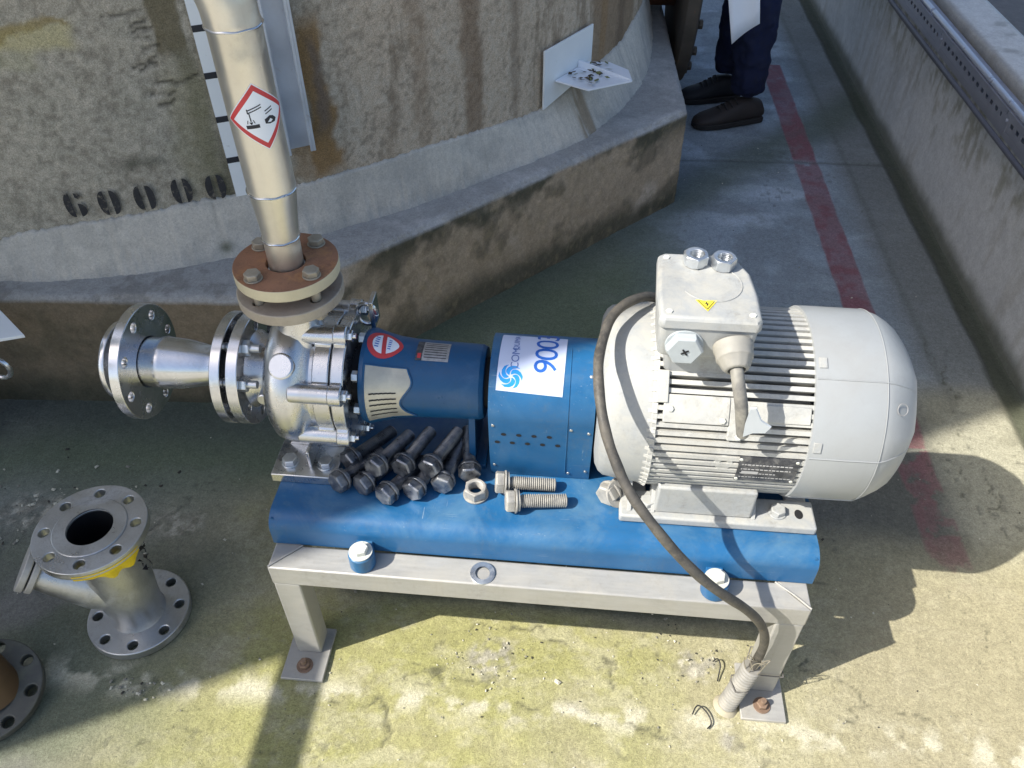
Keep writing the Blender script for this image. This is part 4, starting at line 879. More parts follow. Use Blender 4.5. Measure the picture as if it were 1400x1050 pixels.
# fan cowl
def cowlrf(tq, a):
    return 1
mb = MB(); nn = 96; rings = []
cw = ((.8245, .156, 0), (.825, .1620, 0), (.84, .1625, 0), (.928, .1620, 0), (.943, .1585, .35), (.960, .149, .8), (.977, .136, 1), (.990, .120, 1), (.998, .105, 1), (1.003, .085, .6))
def facet(tq): u = ((tq-pi/8) % (pi/4))-pi/8; return cos(pi/8)/cos(u)
for x_, r_, k_ in cw:
    rings.append([(x_, r_*(1-k_*.5*(1-facet(2*pi*i/nn)))*cos(2*pi*i/nn), ZS+r_*(1-k_*.5*(1-facet(2*pi*i/nn)))*sin(2*pi*i/nn)) for i in range(nn)])
rings.append([(.997, .083*cos(2*pi*i/nn), ZS+.083*sin(2*pi*i/nn)) for i in range(nn)])
mb.loft(rings, cap=False); mb.loft([[(.826, .150*cos(2*pi*i/nn), ZS+.150*sin(2*pi*i/nn)) for i in range(nn)], rings[0]], cap=False)
cowl = mb.build('fan_cowl', m_cowl, motor, ang=22)
mb = MB()
for r_ in (.020, .036, .052, .068, .083): mb.tube([(.998, r_*cos(2*pi*i/40), ZS+r_*sin(2*pi*i/40)) for i in range(41)], .0018, 6)
for k in range(6): mb.tube([(.998, 0, ZS), (.998, .083*cos(k*pi/3), ZS+.083*sin(k*pi/3))], .002, 6)
mb.build('cowl_grille', m_cowl, cowl)
mb = MB(); mb.cyl((.93, 0, ZS), (.97, 0, ZS), .082, n=32); mb.build('cooling_fan', m_black, motor)
mb = MB()
for pd in (34, 79, 124):
    mb.tube([mot(x_, R(pd), r_+.0003) for x_, r_ in ((.827, .1625), (.88, .1625), (.930, .1620), (.943, .1565), (.960, .145), (.977, .131), (.990, .115))], .0011, 6)
mb.tube([mot(.931, R(a), .1621) for a in range(-40, 150, 3)], .0006, 6)
mb.build('cowl_ridge', m_cowl, cowl)
mb = MB(); q = Vector(mot(.957, R(48), .1505)); nrm = Vector((.35, -sin(R(48)), cos(R(48)))); M = at(q, nrm)
mb.tube([tuple(M @ Vector((.009*cos(2*pi*k/24), .009*sin(2*pi*k/24), .0006))) for k in range(25)], .0007, 6); mb.build('cowl_mark', mat('mark_grey', (.25, .25, .25), .6), cowl)
for pd in (72, 25):
    mb = MB(); pad(mb, .830, .842, R(pd-3), R(pd+3), .160, .1645, 0, 2); mb.build('cowl_clip', m_grey, motor, .0006)
# terminal box
def rr2(hx, hy, cx, cy, z, ch=.02):
    p = [(-hx, -hy+.006), (-hx+.006, -hy), (hx-.006, -hy), (hx, -hy+.006), (hx+.001, -hy*.2), (hx-.004, hy*.45), (hx-.022, hy-.004), (hx-.032, hy), (-hx+.012, hy), (-hx+.004, hy-.006), (-hx-.001, -hy*.2)]
    return [(cx+a, cy+b, z) for a, b in p]
bcx, bcy = .6465, -.038
mb = MB(); mb.loft([rr2(.050, .050, bcx, bcy, .655), rr2(.052, .055, bcx, bcy, .702), rr2(.067, .076, bcx, bcy, .710), rr2(.070, .080, bcx, bcy, .764)]); tbx = mb.build('terminal_box', m_grey, motor, .004, seg=3)
mb = MB(); mb.loft([rr2(.0725, .083, bcx, bcy, .7645), rr2(.0725, .083, bcx, bcy, .778), rr2(.068, .078, bcx, bcy, .785)]); lid = mb.build('box_lid', m_grey, tbx, .003, seg=3)
mb = MB(); mb.tube([(bcx+.006+.045*cos(R(a)), bcy+.004+.045*sin(R(a)), .7856) for a in range(-150, 60, 6)], .0008, 6); mb.build('lid_emboss', m_grey, lid)
for sx, sy in ((-.058, -.068), (.058, -.068), (-.056, .066), (.045, .062)):
    mb = MB(); hexhead(mb, at((bcx+sx, bcy+sy, .7835)), .009, .0035); mb.build('lid_screw', m_boss, lid)
mb = MB(); cxw, cyw = .642, -.087
wrap(mb, [(cxw-.0155, cyw+.011), (cxw+.0155, cyw+.011), (cxw, cyw-.015)], [(0, 2, 1)], lambda x, y: (x, y, .7858), 0, .05)
wrap(mb, [(cxw-.0125, cyw+.0094), (cxw+.0125, cyw+.0094), (cxw, cyw-.0115)], [(0, 2, 1)], lambda x, y: (x, y, .7861), 1, .05)
wrap(mb, [(cxw-.0108, cyw+.0084), (cxw+.0108, cyw+.0084), (cxw, cyw-.0095)], [(0, 2, 1)], lambda x, y: (x, y, .7864), 0, .05)
wrap(mb, *poly([(cxw+.0005, cyw+.007), (cxw-.003, cyw+.001), (cxw-.0005, cyw+.001), (cxw-.001, cyw-.006), (cxw+.003, cyw+.0022), (cxw+.0005, cyw+.0022)]), lambda x, y: (x, y, .7867), 1, .05)
mb.build('warning_sign', [m_yellow, m_ink], lid)
bf = bcy-.078
mb = MB(); mb.lathe([(0, .0275), (.005, .0275)], at((.615, bf+.001, .735), (0, -1, 0)), 36); hexhead(mb, at((.615, bf-.004, .735), (0, -1, 0)), .047, .014, ch=.2); mb.build('blanking_plug', mat('plug_grey', (.42, .46, .48), .5, 0, .1, 30, dust=.2), tbx, .001)
mb = MB(); M = at((.615, bf-.0185, .735), (0, -1, 0)); mb.box((-.006, -.0012, 0), (.006, .0012, .0008), 0, M @ Matrix.Rotation(.6, 4, 'Z')); mb.box((-.006, -.0012, 0), (.006, .0012, .0009), 0, M @ Matrix.Rotation(.6+pi/2, 4, 'Z')); mb.build('plug_cross', m_dark, tbx)
gax = Vector((.12, -1, -.42)).normalized(); g0 = Vector((.684, bf+.002, .738))
mb = MB(); mb.lathe([(0, .0285), (.010, .0285), (.012, .027), (.024, .0265), (.026, .024), (.036, .020), (.041, .0165), (.042, .0125), (.030, .012)], at(g0, gax), 40, rf=lambda tq, a: 1+.02*cos(12*tq)*(a > .012)); mb.build('cable_gland', mat('gland_cream', (.30, .29, .26), .6, 0, .08, 30, dust=.4, dcol=(.42, .39, .32)), tbx, .001, ang=40)
# cut cable stub hanging from the gland
sp = [g0+gax*.025, g0+gax*.045, g0+gax*.060+Vector((.002, 0, -.008)), g0+gax*.070+Vector((.008, .0, -.03)), g0+gax*.070+Vector((.015, .001, -.062)), g0+gax*.070+Vector((.022, .001, -.092))]
mb = MB(); mb.tube(sp, .0095, 20); mb.cyl(sp[-1]-Vector((0, 0, 0)), sp[-1]+Vector((.0008, 0, -.004)), .007, n=12); mb.build('cable_stub', m_stub, tbx, .001)
q = sp[4]
mb = MB(); pts = [(.004, -.011, .034), (.012, -.010, .034), (.026, -.004, .004), (.044, .000, -.012), (.038, .000, -.024), (.018, -.006, -.020), (.004, -.0125, -.022), (.002, -.0125, .006)]
mb.add([tuple(Vector(p)+q) for p in pts]+[tuple(Vector(p)+q+Vector((.001, .002, .001))) for p in pts], [tuple(range(8)), tuple(range(15, 7, -1))]+[(k, (k+1) % 8, 8+(k+1) % 8, 8+k) for k in range(8)]); mb.build('torn_tape', m_white, tbx)

# ---------------------------------------------------------------- cable and conduit
cp_ = [(.66, .03, .67), (.60, .07, .675), (.572, .05, .695), (.553, .03, .703), (.529, 0, .71), (.510, -.03, .705), (.503, -.060, .698), (.496, -.100, .694), (.495, -.130, .690), (.498, -.164, .675), (.505, -.201, .657), (.515, -.224, .634), (.527, -.243, .614), (.540, -.260, .593), (.558, -.281, .575), (.582, -.298, .552), (.610, -.310, .520), (.641, -.320, .487), (.677, -.326, .450), (.715, -.320, .408), (.750, -.309, .366), (.782, -.296, .315), (.803, -.287, .268), (.814, -.282, .225), (.817, -.279, .185), (.813, -.280, .14), (.806, -.283, .09)]
def smooth(P, it=2):
    P = [Vector(p) for p in P]
    for _ in range(it):
        Q = [P[0]]
        for a, b in zip(P[:-1], P[1:]): Q += [a*.75+b*.25, a*.25+b*.75]
        P = Q+[P[-1]]
    return P
mb = MB(); mb.tube(smooth(cp_), [.0079+.0003*sin(i*.9) for i in range(len(smooth(cp_)))], 16); tag(mb.build('power_cable', m_cable), 'thick dusty black power cable looping over the motor down to the conduit', 'cable')
cd = thing('conduit', 'short ribbed pale plastic conduit standing by the right foot plate', 'conduit', (.786, -.292, 0))
mb = MB(); c0, c1 = Vector((.786, -.292, 0)), Vector((.811, -.281, .135)); n = 120; mb.tube([c0+(c1-c0)*i/n for i in range(n+1)], [.0145+.0036*abs(sin(pi*i/7)) for i in range(n+1)], 24); mb.build('conduit_sleeve', m_cond, cd)
mb = MB(); mb.lathe([(0, .024), (.005, .021), (.008, .0175)], at(c0-Vector((0, 0, .001)), c1-c0), 24); mb.build('mortar_collar', mat('collar_mortar', (.42, .38, .28), .9, bump=.5, bs=200), cd)
for zt_ in (.075,):
    p = c0+(c1-c0)*.55; hx0, hx1, yb, yf = .829, .879, -.211, -.264
    lp = [(p.x-.019, p.y, zt_+.01), (p.x-.012, p.y-.018, zt_+.006), (p.x+.012, p.y-.014, zt_), (.829, yf, zt_), (.881, yf, zt_), (.883, yb, zt_), (.829, yb+.004, zt_), (p.x+.005, p.y+.018, zt_+.008), (p.x-.016, p.y+.012, zt_+.01), (p.x-.019, p.y, zt_+.01)]
    mb = MB(); mb.tube(lp, .0013, 6); tag(mb.build('cable_tie', mat('tie_grey', (.16, .15, .14), .6)), 'thin grey tie holding the conduit to the right front leg', 'cable tie')
rnd = random.Random(5); mb = MB()
for k in range(5):
    a = k*1.3; pts = [(.812+.012*cos(a), -.283-.012*abs(sin(a)), .125), (.806+.020*cos(a+.6), -.290+.014*sin(a), .155+.01*k), (.812+.022*cos(a+1.4), -.292+.012*sin(a+1), .185), (.817+.008*cos(a+2), -.286, .165), (.815, -.280+.008*sin(a), .135)]
    mb.tube(smooth(pts, 3), .0008, 5)
tag(mb.build('loose_wire', mat('copper_grey', (.33, .30, .24), .5, .4)), 'tangle of thin frayed wires at the mouth of the conduit', 'wire', kind='stuff')

# ---------------------------------------------------------------- loose bolts
def make_bolt(L_, m_, label, group='loose bolts lying on the blue baseplate'):
    r = thing('loose_bolt', label, 'bolt', (0, 0, 0), group)
    mb = MB(); hexhead(mb, at((0, 0, 0), (-1, 0, 0)), .0355, .0155, ch=.16); mb.build('bolt_head', m_, r, .0006)
    mb = MB(); pr = [(0, .0118)]; a = .012
    while a < L_-.004: pr += [(a, .0094), (a+.0018, .0122), (a+.0024, .0122)]; a += .0036
    pr += [(L_-.002, .0102), (L_, .009)]; mb.lathe(pr, at((0, 0, 0), (1, 0, 0)), 20); mb.build('bolt_shank', m_, r, ang=25)
    mb = MB(); mb.lathe([(0, .0125), (0, .0215), (.0032, .0215), (.0032, .0125)], at((.0008, 0, 0), (1, 0, 0)), 32, cap=False); mb.build('flat_washer', m_, r, .0004)
    mb = MB(); mb.lathe([(0, .0125), (0, .0185), (.0040, .0185), (.0040, .0125)], at((.0052, .0006, 0), (1, .05, 0)), 32, cap=False); mb.build('spring_washer', m_, r, .0004)
    return r
def place(r, head, tip, roll):
    h, t_ = Vector(head), Vector(tip); x = (t_-h).normalized(); M = frame(x); Mx = Matrix((x, M.col[1].to_3d(), -M.col[0].to_3d())).transposed()
    Mx = Matrix((x, Vector(M.col[0][:3]), x.cross(Vector(M.col[0][:3])))).transposed()
    r.rotation_euler = (Mx @ Matrix.Rotation(roll, 3, 'X')).to_euler(); r.location = h
def dup(r, label):
    n_ = r.copy(); C.objects.link(n_); n_['label'] = label
    for ch in r.children:
        k = ch.copy(); C.objects.link(k); k.parent = n_
    return n_
GB = BZ+.0205
bolts = [((.072, -.080, GB+.006), (.130, .000, GB+.000), 'loose bolt at the left end of the upper row, nearest the pump foot'),
 ((.126, -.108, GB+.026), (.171, -.010, GB+.012), 'loose bolt with split washer, second from the left in the upper row'),
 ((.172, -.100, GB+.024), (.206, .000, GB+.012), 'loose bolt in the middle of the upper row, a yellow fleck on its washer'),
 ((.221, -.098, GB+.024), (.262, .012, GB+.014), 'loose bolt with the roundest pale head, resting on top at the right of the pile'),
 ((.286, -.085, GB+.002), (.268, .030, GB+.006), 'loose bolt with a sunlit white head corner beside the nut'),
 ((.062, -.128, GB+.001), (.110, -.056, GB-.008), 'loose bolt leaning on the steel pump foot, leftmost of the pile'),
 ((.106, -.128, GB-.001), (.160, -.044, GB-.008), 'half hidden loose bolt in the lower row, second from the left'),
 ((.150, -.146, GB-.001), (.200, -.058, GB-.008), 'loose bolt lying furthest forward in the middle of the lower row'),
 ((.196, -.132, GB-.001), (.236, -.040, GB-.008), 'loose bolt in the lower row with its shadow on the blue plate'),
 ((.243, -.112, GB-.001), (.262, -.010, GB-.008), 'loose bolt at the right end of the lower row under the round headed one')]
pb = make_bolt(.100, m_bolt, bolts[0][2])
for i, (h, t_, lb) in enumerate(bolts):
    b_ = pb if i == 0 else dup(pb, lb)
    place(b_, h, t_, .5+i*.9)
pb2 = make_bolt(.092, m_boltl, 'dusty pale loose bolt lying along the guard with a rusty end', 'loose bolts lying on the blue baseplate')
pb3 = dup(pb2, 'dusty pale loose bolt lying in front, washer turned to the viewer')
place(pb2, (.350, -.106, GB-.001), (.446, -.097, GB-.009), .4); place(pb3, (.372, -.146, GB-.001), (.468, -.130, GB-.009), 1.3)
ln_ = thing('loose_nut', 'dusty pale hex nut lying on the blue plate between the bolts', 'nut', (.3015, -.123, BZ)); mb = MB(); mb.lathe([(0, .013), (0, .0225), (.0035, .0225), (.0035, .013)], at((.3015, -.123, BZ+.001)), 32, cap=False); mb.build('nut_washer', m_boltl, ln_, .0005)
mb = MB(); hexnut(mb, at((.3015, -.124, BZ+.0048), (.02, -.05, 1)), .036, .020, .0125); mb.build('nut_body', m_boltl, ln_, .0006)
nut = thing('loose_nut', 'shiny zinc hex nut on the terminal box, left one of two', 'nut', (0, 0, 0), 'nuts on the terminal box'); mb = MB(); hexnut(mb, at((0, 0, 0)), .034, .0205, .0105); mb.build('nut_body', m_zinc, nut, .0008)
nut2 = nut.copy(); C.objects.link(nut2); nut2['label'] = 'dull zinc hex nut on the terminal box beside the shiny one, right one of two'
for ch in nut.children: k = ch.copy(); C.objects.link(k); k.parent = nut2
nut.location = (.6325, .016, .7862); nut2.location = (.6735, .011, .7862); nut2.rotation_euler = (0, 0, .4); nut.rotation_euler = (0, 0, .1); nut.scale = nut2.scale = (1, 1, .85)
mb = MB(); mb.lathe([(0, .0125), (0, .0215), (.0030, .0215), (.0030, .0125)], at((.3255, -.2405, SH+.0008), (.03, -.08, 1)), 40, cap=False)
tag(mb.build('flat_washer', m_zinc, bevel=.0005), 'flat zinc washer lying on the front rail of the stand', 'washer')
wv = MB(); wv.lathe([(0, .012), (0, .024), (.004, .024), (.004, .012)], at((.5475, -.118, BZ+.024), (.6, -.5, .62)), 32, cap=False); tag(wv.build('flat_washer', m_boltl, bevel=.0006), 'dusty washer leaning against the motor foot behind the cable', 'washer')
b3 = make_bolt(.06, m_boltl, 'dusty loose bolt beside the motor foot, behind the cable'); place(b3, (.536, -.112, BZ+.020), (.57, -.06, BZ+.014), .8)

# ---------------------------------------------------------------- strainer on the floor
sx_, sy_ = -.397, -.207
spl = thing('strainer_body', 'grey flanged Y strainer standing upright on the floor, yellow tape on it', 'strainer', (sx_, sy_, 0))
mb = MB(); mb.plate(flange_loops(.100, .042, 8, .010, .080, .35), .020, at((sx_, sy_, .001))); mb.build('bottom_flange', m_spool, spl, .002)
mb = MB(); mb.plate(flange_loops(.100, .041, 8, .010, .080, .30), .018, at((sx_, sy_, .281))); mb.lathe([(0, .041), (0, .066), (.0025, .065), (.0025, .041)], at((sx_, sy_, .299)), 56, cap=False); mb.build('top_flange', m_spool, spl, .002)
mb = MB(); mb.lathe([(.018, .055), (.03, .050), (.06, .052), (.12, .058), (.18, .054), (.25, .047), (.27, .048), (.282, .053)], at((sx_, sy_, 0)), 56, cap=False)
bd = Vector((-.86, -.22, .62)).normalized(); b0 = Vector((sx_, sy_, .115)); mb.lathe([(-.02, .052), (.05, .056), (.09, .050), (.135, .044), (.150, .040)], at(b0, bd), 48)
mb.build('strainer_barrel', m_spool, spl, ang=50)
mb = MB(); mb.lathe([(.041, 0.0+.0), (.041, .0)], at((sx_, sy_, .2)), 4, cap=False) if False else None
mb.lathe([(.0, .0405), (.135, .0405)], at((sx_, sy_, .16)), 40, cap=False); mb.lathe([(0, .0404), (.001, .0404)], at((sx_, sy_, .161)), 40); mb.build('bore_liner', mat('bore_dark', (.012, .013, .015), .6, .3), spl)
mb = MB(); M = at(b0+bd*.151, bd); mb.lathe([(0, .050), (.012, .050)], M, 40); mb.lathe([(.015, .050), (.028, .050)], M, 40); mb.build('branch_cover', m_galv, spl, .002)
mb = MB(); mb.cyl(b0+bd*.163, b0+bd*.166, .040, n=24); mb.build('cover_gasket', m_gas, spl)
mb = MB(); n = 16
for i in range(n):
    a, b = R(-84+70*i/n), R(-84+70*(i+1)/n)
    def tp(aa, r_, zz): return (sx_+r_*cos(aa), sy_+r_*sin(aa), zz)
    lo = lambda j: .240+.002*sin(j*1.3)+.040*max(0, .55-j/n)**1.1
    mb.add([tp(a, .1005, .290), tp(b, .1005, .290), tp(b, .0985, .276), tp(a, .0985, .276), tp(b, .080+.004*sin(i+1), lo(i+1)), tp(a, .080+.004*sin(i), lo(i))], [(0, 1, 2, 3), (3, 2, 4, 5)])
mb.build('tape_strip', m_tape, spl)
mb = MB(); rnd = random.Random(2)
for i in range(16):
    a = R(-4+rnd.uniform(-5, 9)); z_ = rnd.uniform(.19, .275); r_ = .088-.15*(.275-z_); q = Vector((sx_+r_*cos(a), sy_+r_*sin(a), z_)); s_ = rnd.uniform(.006, .014)
    mb.add([tuple(q+Vector((rnd.uniform(-s_, s_), rnd.uniform(-s_, s_), rnd.uniform(-s_, s_)))) for _ in range(4)], [(0, 1, 2), (0, 2, 3), (0, 3, 1), (1, 2, 3)])
mb.build('torn_gasket', m_dark, spl)

# ---------------------------------------------------------------- things cut by the left edge
lfl = thing('flanged_elbow', 'dark flange with a brass brown pipe end, cut by the lower left edge', 'pipe fitting', (-.655, -.40, 0))
cxl, cyl_ = -.603, -.405
M = at((cxl, cyl_, .022), (.16, -.16, .97))
mb = MB(); mb.plate(flange_loops(.098, .05, 8, .011, .080, .2), .020, M); mb.build('flange_disc', mat('dark_flange', (.12, .12, .105), .55, .4, .2, 20, dust=.3, dcol=(.25, .25, .16)), lfl, .002)
mb = MB(); mb.tube([Vector((cxl+.004, cyl_, .03)), Vector((cxl+.004, cyl_+.004, .055)), Vector((cxl, cyl_+.010, .09)), Vector((cxl-.022, cyl_+.02, .125)), Vector((cxl-.06, cyl_+.03, .145)), Vector((cxl-.12, cyl_+.04, .15))], [.057, .050, .046, .045, .045, .045], 40); mb.build('elbow_pipe', mat('brown_pipe', (.13, .08, .04), .55, .3, .25, 14), lfl)
lp_ = thing('steel_stand', 'pale steel gusset plate on a dark post, cut by the left edge', 'stand', (-.85, .22, 0))
mb = MB(); mb.prism([(-.702, .193), (-.80, .27), (-1.0, .33), (-1.0, .12), (-.76, .170)], .008, z0=.393); mb.build('gusset_plate', m_white, lp_, .001)
mb = MB(); mb.box((-1.10, .20, 0), (-1.02, .28, .392)); mb.build('stand_post', mat('dark_post', (.045, .05, .05), .6, 0, .3, 10), lp_, .004)
mb = MB(); mb.tube([(-.786+.027*cos(2*pi*k/24), .172, .318+.027*sin(2*pi*k/24)) for k in range(25)], .0055, 10); mb.box((-.80, .13, .30), (-.80+.001, .131, .301)) if False else None; mb.cyl((-1.02, .24, .32), (-.812, .176, .318), .012, n=16); mb.build('steel_ring', m_steel, lp_)

# ---------------------------------------------------------------- person and paper
def skinmesh(name, verts, edges, radii, m_, parent, sub=2, root=0, folds=0):
    me = bpy.data.meshes.new(name); me.from_pydata(verts, edges, []); o = bpy.data.objects.new(name, me); C.objects.link(o)
    o.modifiers.new('skin', 'SKIN'); me.skin_vertices or None
    if not me.skin_vertices:
        bm = bmesh.new(); bm.from_mesh(me); bm.verts.layers.skin.verify(); bm.to_mesh(me); bm.free()
    for i, r in enumerate(radii): me.skin_vertices[0].data[i].radius = r if isinstance(r, tuple) else (r, r)
    me.skin_vertices[0].data[root].use_root = True
    s = o.modifiers.new('sub', 'SUBSURF'); s.levels = sub; s.render_levels = sub; o.modifiers['skin'].use_smooth_shade = True
    me.materials.append(m_); setp(o, parent)
    if folds:
        s.render_levels = s.levels = 4; tx = bpy.data.textures.new('folds', 'CLOUDS'); tx.noise_scale = .075; tx.noise_depth = 2
        d = o.modifiers.new('folds', 'DISPLACE'); d.texture = tx; d.strength = folds; d.mid_level = .5; d.texture_coords = 'LOCAL'
    return o
per = thing('person', 'person in dark navy trousers and dark brown shoes standing in the aisle, holding a sheet', 'person', (1.06, 2.33, 0))
skin = mat('skin', (.45, .27, .20), .55); navy = mat('navy_cloth', (.007, .012, .045), .85, 0, .3, 30, bump=.3, bs=400); jack = mat('work_jacket', (.03, .05, .10), .85); 
hip = (1.08, 2.34, .93)
V = [hip, (1.08, 2.34, 1.15), (1.07, 2.34, 1.40), (1.06, 2.34, 1.52), (1.04, 2.34, 1.62), (1.02, 2.34, 1.70),
     (1.07, 2.15, 1.42), (1.06, 2.08, 1.15), (1.0, 1.98, .90), (.99, 1.97, .82), (1.07, 2.53, 1.42), (1.09, 2.60, 1.15), (1.02, 2.62, .93), (1.0, 2.62, .84),
     (1.09, 2.255, .85), (1.09, 2.25, .50), (1.115, 2.245, .10), (1.07, 2.43, .85), (1.06, 2.45, .50), (1.08, 2.46, .10)]
E_ = [(0, 1), (1, 2), (2, 3), (3, 4), (4, 5), (2, 6), (6, 7), (7, 8), (8, 9), (2, 10), (10, 11), (11, 12), (12, 13), (0, 14), (14, 15), (15, 16), (0, 17), (17, 18), (18, 19)]
Rr = [.13, .12, .13, .055, .085, .07, .055, .042, .03, .03, .055, .042, .03, .03, .08, .055, .035, .08, .055, .035]
b_ = len(V)
for s_, hb in ((1, 9), (1, 13)):       # four fingers and a thumb on each hand
    hx, hy, hz = V[hb]
    for k in range(4):
        i0 = len(V); V.append((hx-.024+.016*k, hy-.004, hz-.045)); V.append((hx-.026+.017*k, hy-.018 if hb == 9 else hy-.008, hz-.075-(.004 if k in (1, 2) else 0))); Rr += [.009, .008]; E_ += [(hb, i0), (i0, i0+1)]
    i0 = len(V); V.append((hx-.034, hy-.016, hz-.02)); V.append((hx-.034, hy-.03, hz-.05)); Rr += [.010, .009]; E_ += [(hb, i0), (i0, i0+1)]
skinmesh('body', V, E_, Rr, skin, per)
skinmesh('trousers', [hip, (1.09, 2.255, .82), (1.09, 2.25, .50), (1.095, 2.246, .25), (1.105, 2.243, .10), (1.07, 2.43, .82), (1.06, 2.45, .50), (1.055, 2.46, .25), (1.06, 2.465, .10), (1.08, 2.34, 1.02)],
         [(0, 1), (1, 2), (2, 3), (3, 4), (0, 5), (5, 6), (6, 7), (7, 8), (0, 9)], [.155, .105, .085, .075, .072, .105, .085, .075, .072, .15], navy, per, folds=.045)
skinmesh('jacket', [(1.08, 2.34, 1.0), (1.08, 2.34, 1.2), (1.07, 2.34, 1.42), (1.065, 2.34, 1.49), (1.07, 2.14, 1.42), (1.06, 2.07, 1.15), (1.005, 1.99, .93), (1.07, 2.54, 1.42), (1.09, 2.61, 1.15), (1.025, 2.625, .95)],
         [(0, 1), (1, 2), (2, 3), (2, 4), (4, 5), (5, 6), (2, 7), (7, 8), (8, 9)], [.165, .15, .155, .075, .075, .058, .045, .075, .058, .045], jack, per)
mb = MB(); mb.lathe([(-.02, .088), (.03, .098), (.07, .085), (.098, .04), (.102, .005)], at((1.035, 2.34, 1.665)), 24); mb.build('hair', mat('hair', (.02, .015, .01), .8), per)
mb = MB(); mb.lathe([(0, .010), (.018, .014), (.026, .006)], at((.945, 2.34, 1.63), (-1, 0, -.3)), 10); mb.build('nose', skin, per)
mb = MB(); [mb.lathe([(0, .009), (.004, .007)], at((.958, 2.34+s_*.032, 1.655), (-1, 0, 0)), 12) for s_ in (-1, 1)]; mb.build('eyes', m_ink, per)
shoe = mat('shoe_brown', (.035, .027, .024), .7, 0, .25, 30, bump=.2)
shoeb = mat('shoe_black', (.015, .016, .02), .7)
for (hx, hy, tx, ty, m_) in ((1.165, 2.262, .905, 2.165, shoe), (1.10, 2.475, .86, 2.41, shoeb)):
    d = Vector((tx-hx, ty-hy, 0)); L_ = d.length; d.normalize(); M = Matrix(((d.x, -d.y, 0, hx), (d.y, d.x, 0, hy), (0, 0, 1, 0), (0, 0, 0, 1)))
    secs = ((-.012, .030, .062, .02), (.0, .036, .085, .008), (.05, .040, .100, .004), (.10, .043, .100, .004), (.15, .047, .078, .004), (.20, .050, .062, .004), (.245, .046, .052, .006), (.275, .032, .040, .012), (.288, .012, .026, .020)); rings = []
    for a, hw_, hh, z0 in secs:
        a_ = a*L_/.278; rings.append([(a_, hw_*(abs(cos(q)) ** .7)*(1 if cos(q) > 0 else -1), z0+(hh-z0)*(.5+.5*sin(q)) if sin(q) > 0 else z0+(hh-z0)*.5*(1+sin(q))) for q in [2*pi*i/20 for i in range(20)]])
    mb = MB(); mb.T = M; mb.loft(rings); sh_ = mb.build('shoe', m_, per, ang=60)
    mb = MB(); mb.T = M; out = [(a*L_/.278, (hw_+.004)) for a, hw_, hh, z0 in secs]; mb.prism([(a, w__) for a, w__ in out]+[(a, -w__) for a, w__ in reversed(out)], .022, z0=.001); mb.build('sole', mat('sole_black', (.02, .018, .017), .8), sh_, .003)
    mb = MB(); mb.T = M
    for k in range(4): a = (.115+.022*k)*L_/.278; zz_ = .100-.0065*k*1.4; mb.tube([(a, -.030, zz_-.012), (a+.004, 0, zz_+.004), (a, .030, zz_-.012)], .0028, 6)
    mb.build('laces', m_black, sh_)
pw = [(.953, 1.925, .422), (1.038, 1.935, .492), (.985, 1.975, .79), (.875, 1.965, .74)]
mb = MB(); G_ = 6; vs = []
for i in range(G_+1):
    for j in range(G_+1):
        u, v = i/G_, j/G_; a = Vector(pw[0]).lerp(Vector(pw[1]), u); b = Vector(pw[3]).lerp(Vector(pw[2]), u); p = a.lerp(b, v); vs.append(tuple(p+Vector((0, .012*sin(u*pi), 0))))
mb.add(vs, [(i*(G_+1)+j, (i+1)*(G_+1)+j, (i+1)*(G_+1)+j+1, i*(G_+1)+j+1) for i in range(G_) for j in range(G_)]); pp = mb.build('paper_sheet', m_whiteb); sd = pp.modifiers.new('s', 'SOLIDIFY'); sd.thickness = .0004
tag(pp, 'white sheet of paper hanging from the hand of the standing person', 'paper')

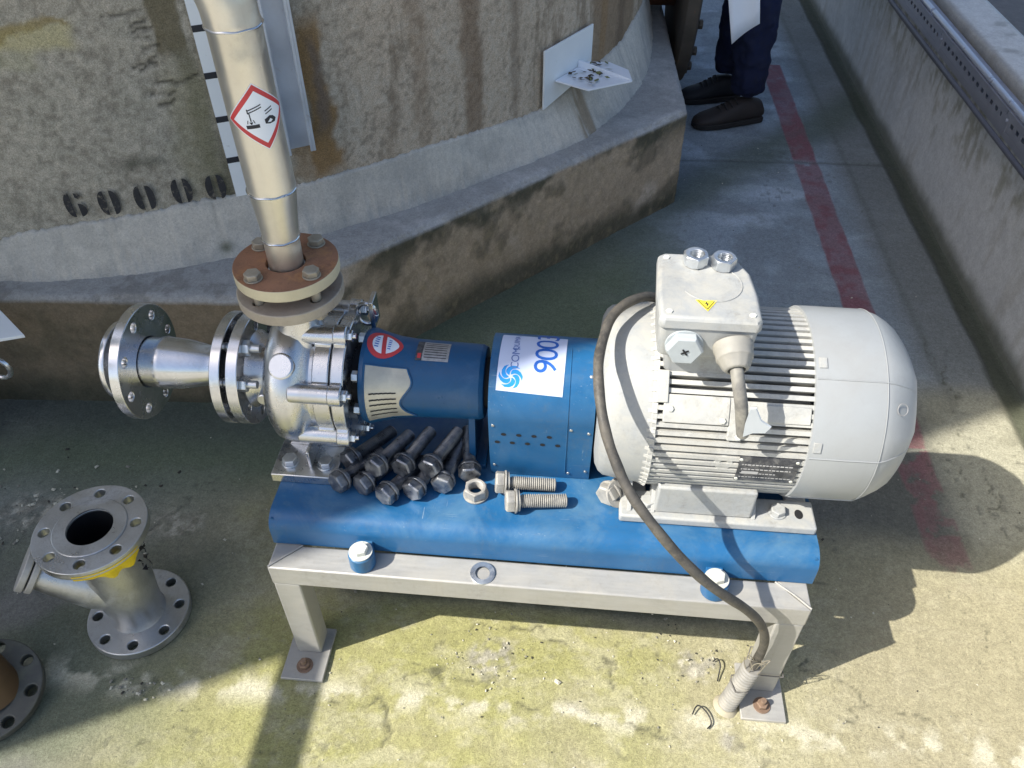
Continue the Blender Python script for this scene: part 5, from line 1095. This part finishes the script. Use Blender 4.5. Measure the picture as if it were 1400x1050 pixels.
# ---------------------------------------------------------------- litter on the floor
def wire(pts, label, r=.0014): mb = MB(); mb.tube(smooth(pts, 3), r, 6); tag(mb.build('wire_scrap', m_black), label, 'wire')
wire([(.722, -.316, .004), (.728, -.303, .010), (.735, -.300, .012), (.750, -.312, .008), (.758, -.330, .004), (.748, -.340, .003)], 'hooked black wire scrap on the floor below the conduit')
wire([(.770, -.205, .004), (.778, -.200, .012), (.783, -.215, .012), (.779, -.230, .006), (.775, -.245, .003)], 'curled black wire scrap on the floor left of the conduit')
mb = MB(); rnd = random.Random(12)
def chip(x, y, s_, mi): q = Matrix.Translation((x, y, s_*.25)) @ Matrix.Rotation(rnd.random()*6, 4, 'Z') @ Matrix.Rotation(rnd.uniform(-.5, .5), 4, 'X'); mb.add([(-s_, -s_*.6, 0), (s_, -s_*.5, 0), (s_*.8, s_*.5, 0), (-s_*.7, s_*.6, 0), (-s_*.5, -s_*.3, s_*.4), (s_*.5, -s_*.3, s_*.5), (s_*.4, s_*.3, s_*.4), (-s_*.4, s_*.3, s_*.5)], [(0,3,2,1),(4,5,6,7),(0,1,5,4),(1,2,6,5),(2,3,7,6),(3,0,4,7)], mi, q)
for (cx_, cy_, sx, sy, n_, s0) in ((.335, -.24, .05, .04, 50, .0018), (.735, -.215, .05, .04, 50, .0018), (-.74, .03, .12, .08, 90, .004), (.45, -.30, .45, .12, 160, .0015), (-.2, .15, .5, .2, 90, .0016), (1.1, .2, .3, .4, 60, .0015), (1.1, 1.4, .3, .8, 60, .002), (.42, .02, .3, .08, 60, .003), (-.34, -.36, .03, .01, 25, .003)):
    for _ in range(n_):
        x, y = rnd.gauss(cx_, sx), rnd.gauss(cy_, sy)
        if y > .36 and x < .3: continue
        chip(x, y, s0*rnd.uniform(.5, 1.6), rnd.choice((0, 0, 0, 1, 1, 2)))
chip(.467, -.274, .007, 0); chip(-.62, .02, .006, 0); chip(-.80, -.05, .008, 0)
gr = mb.build('gravel_litter', [mat('chip_pale', (.60, .57, .46), .9), mat('chip_grey', (.25, .24, .20), .9), mat('chip_dark', (.06, .055, .045), .9)]); tag(gr, 'small concrete crumbs and grit scattered over the floor', 'grit', kind='stuff')
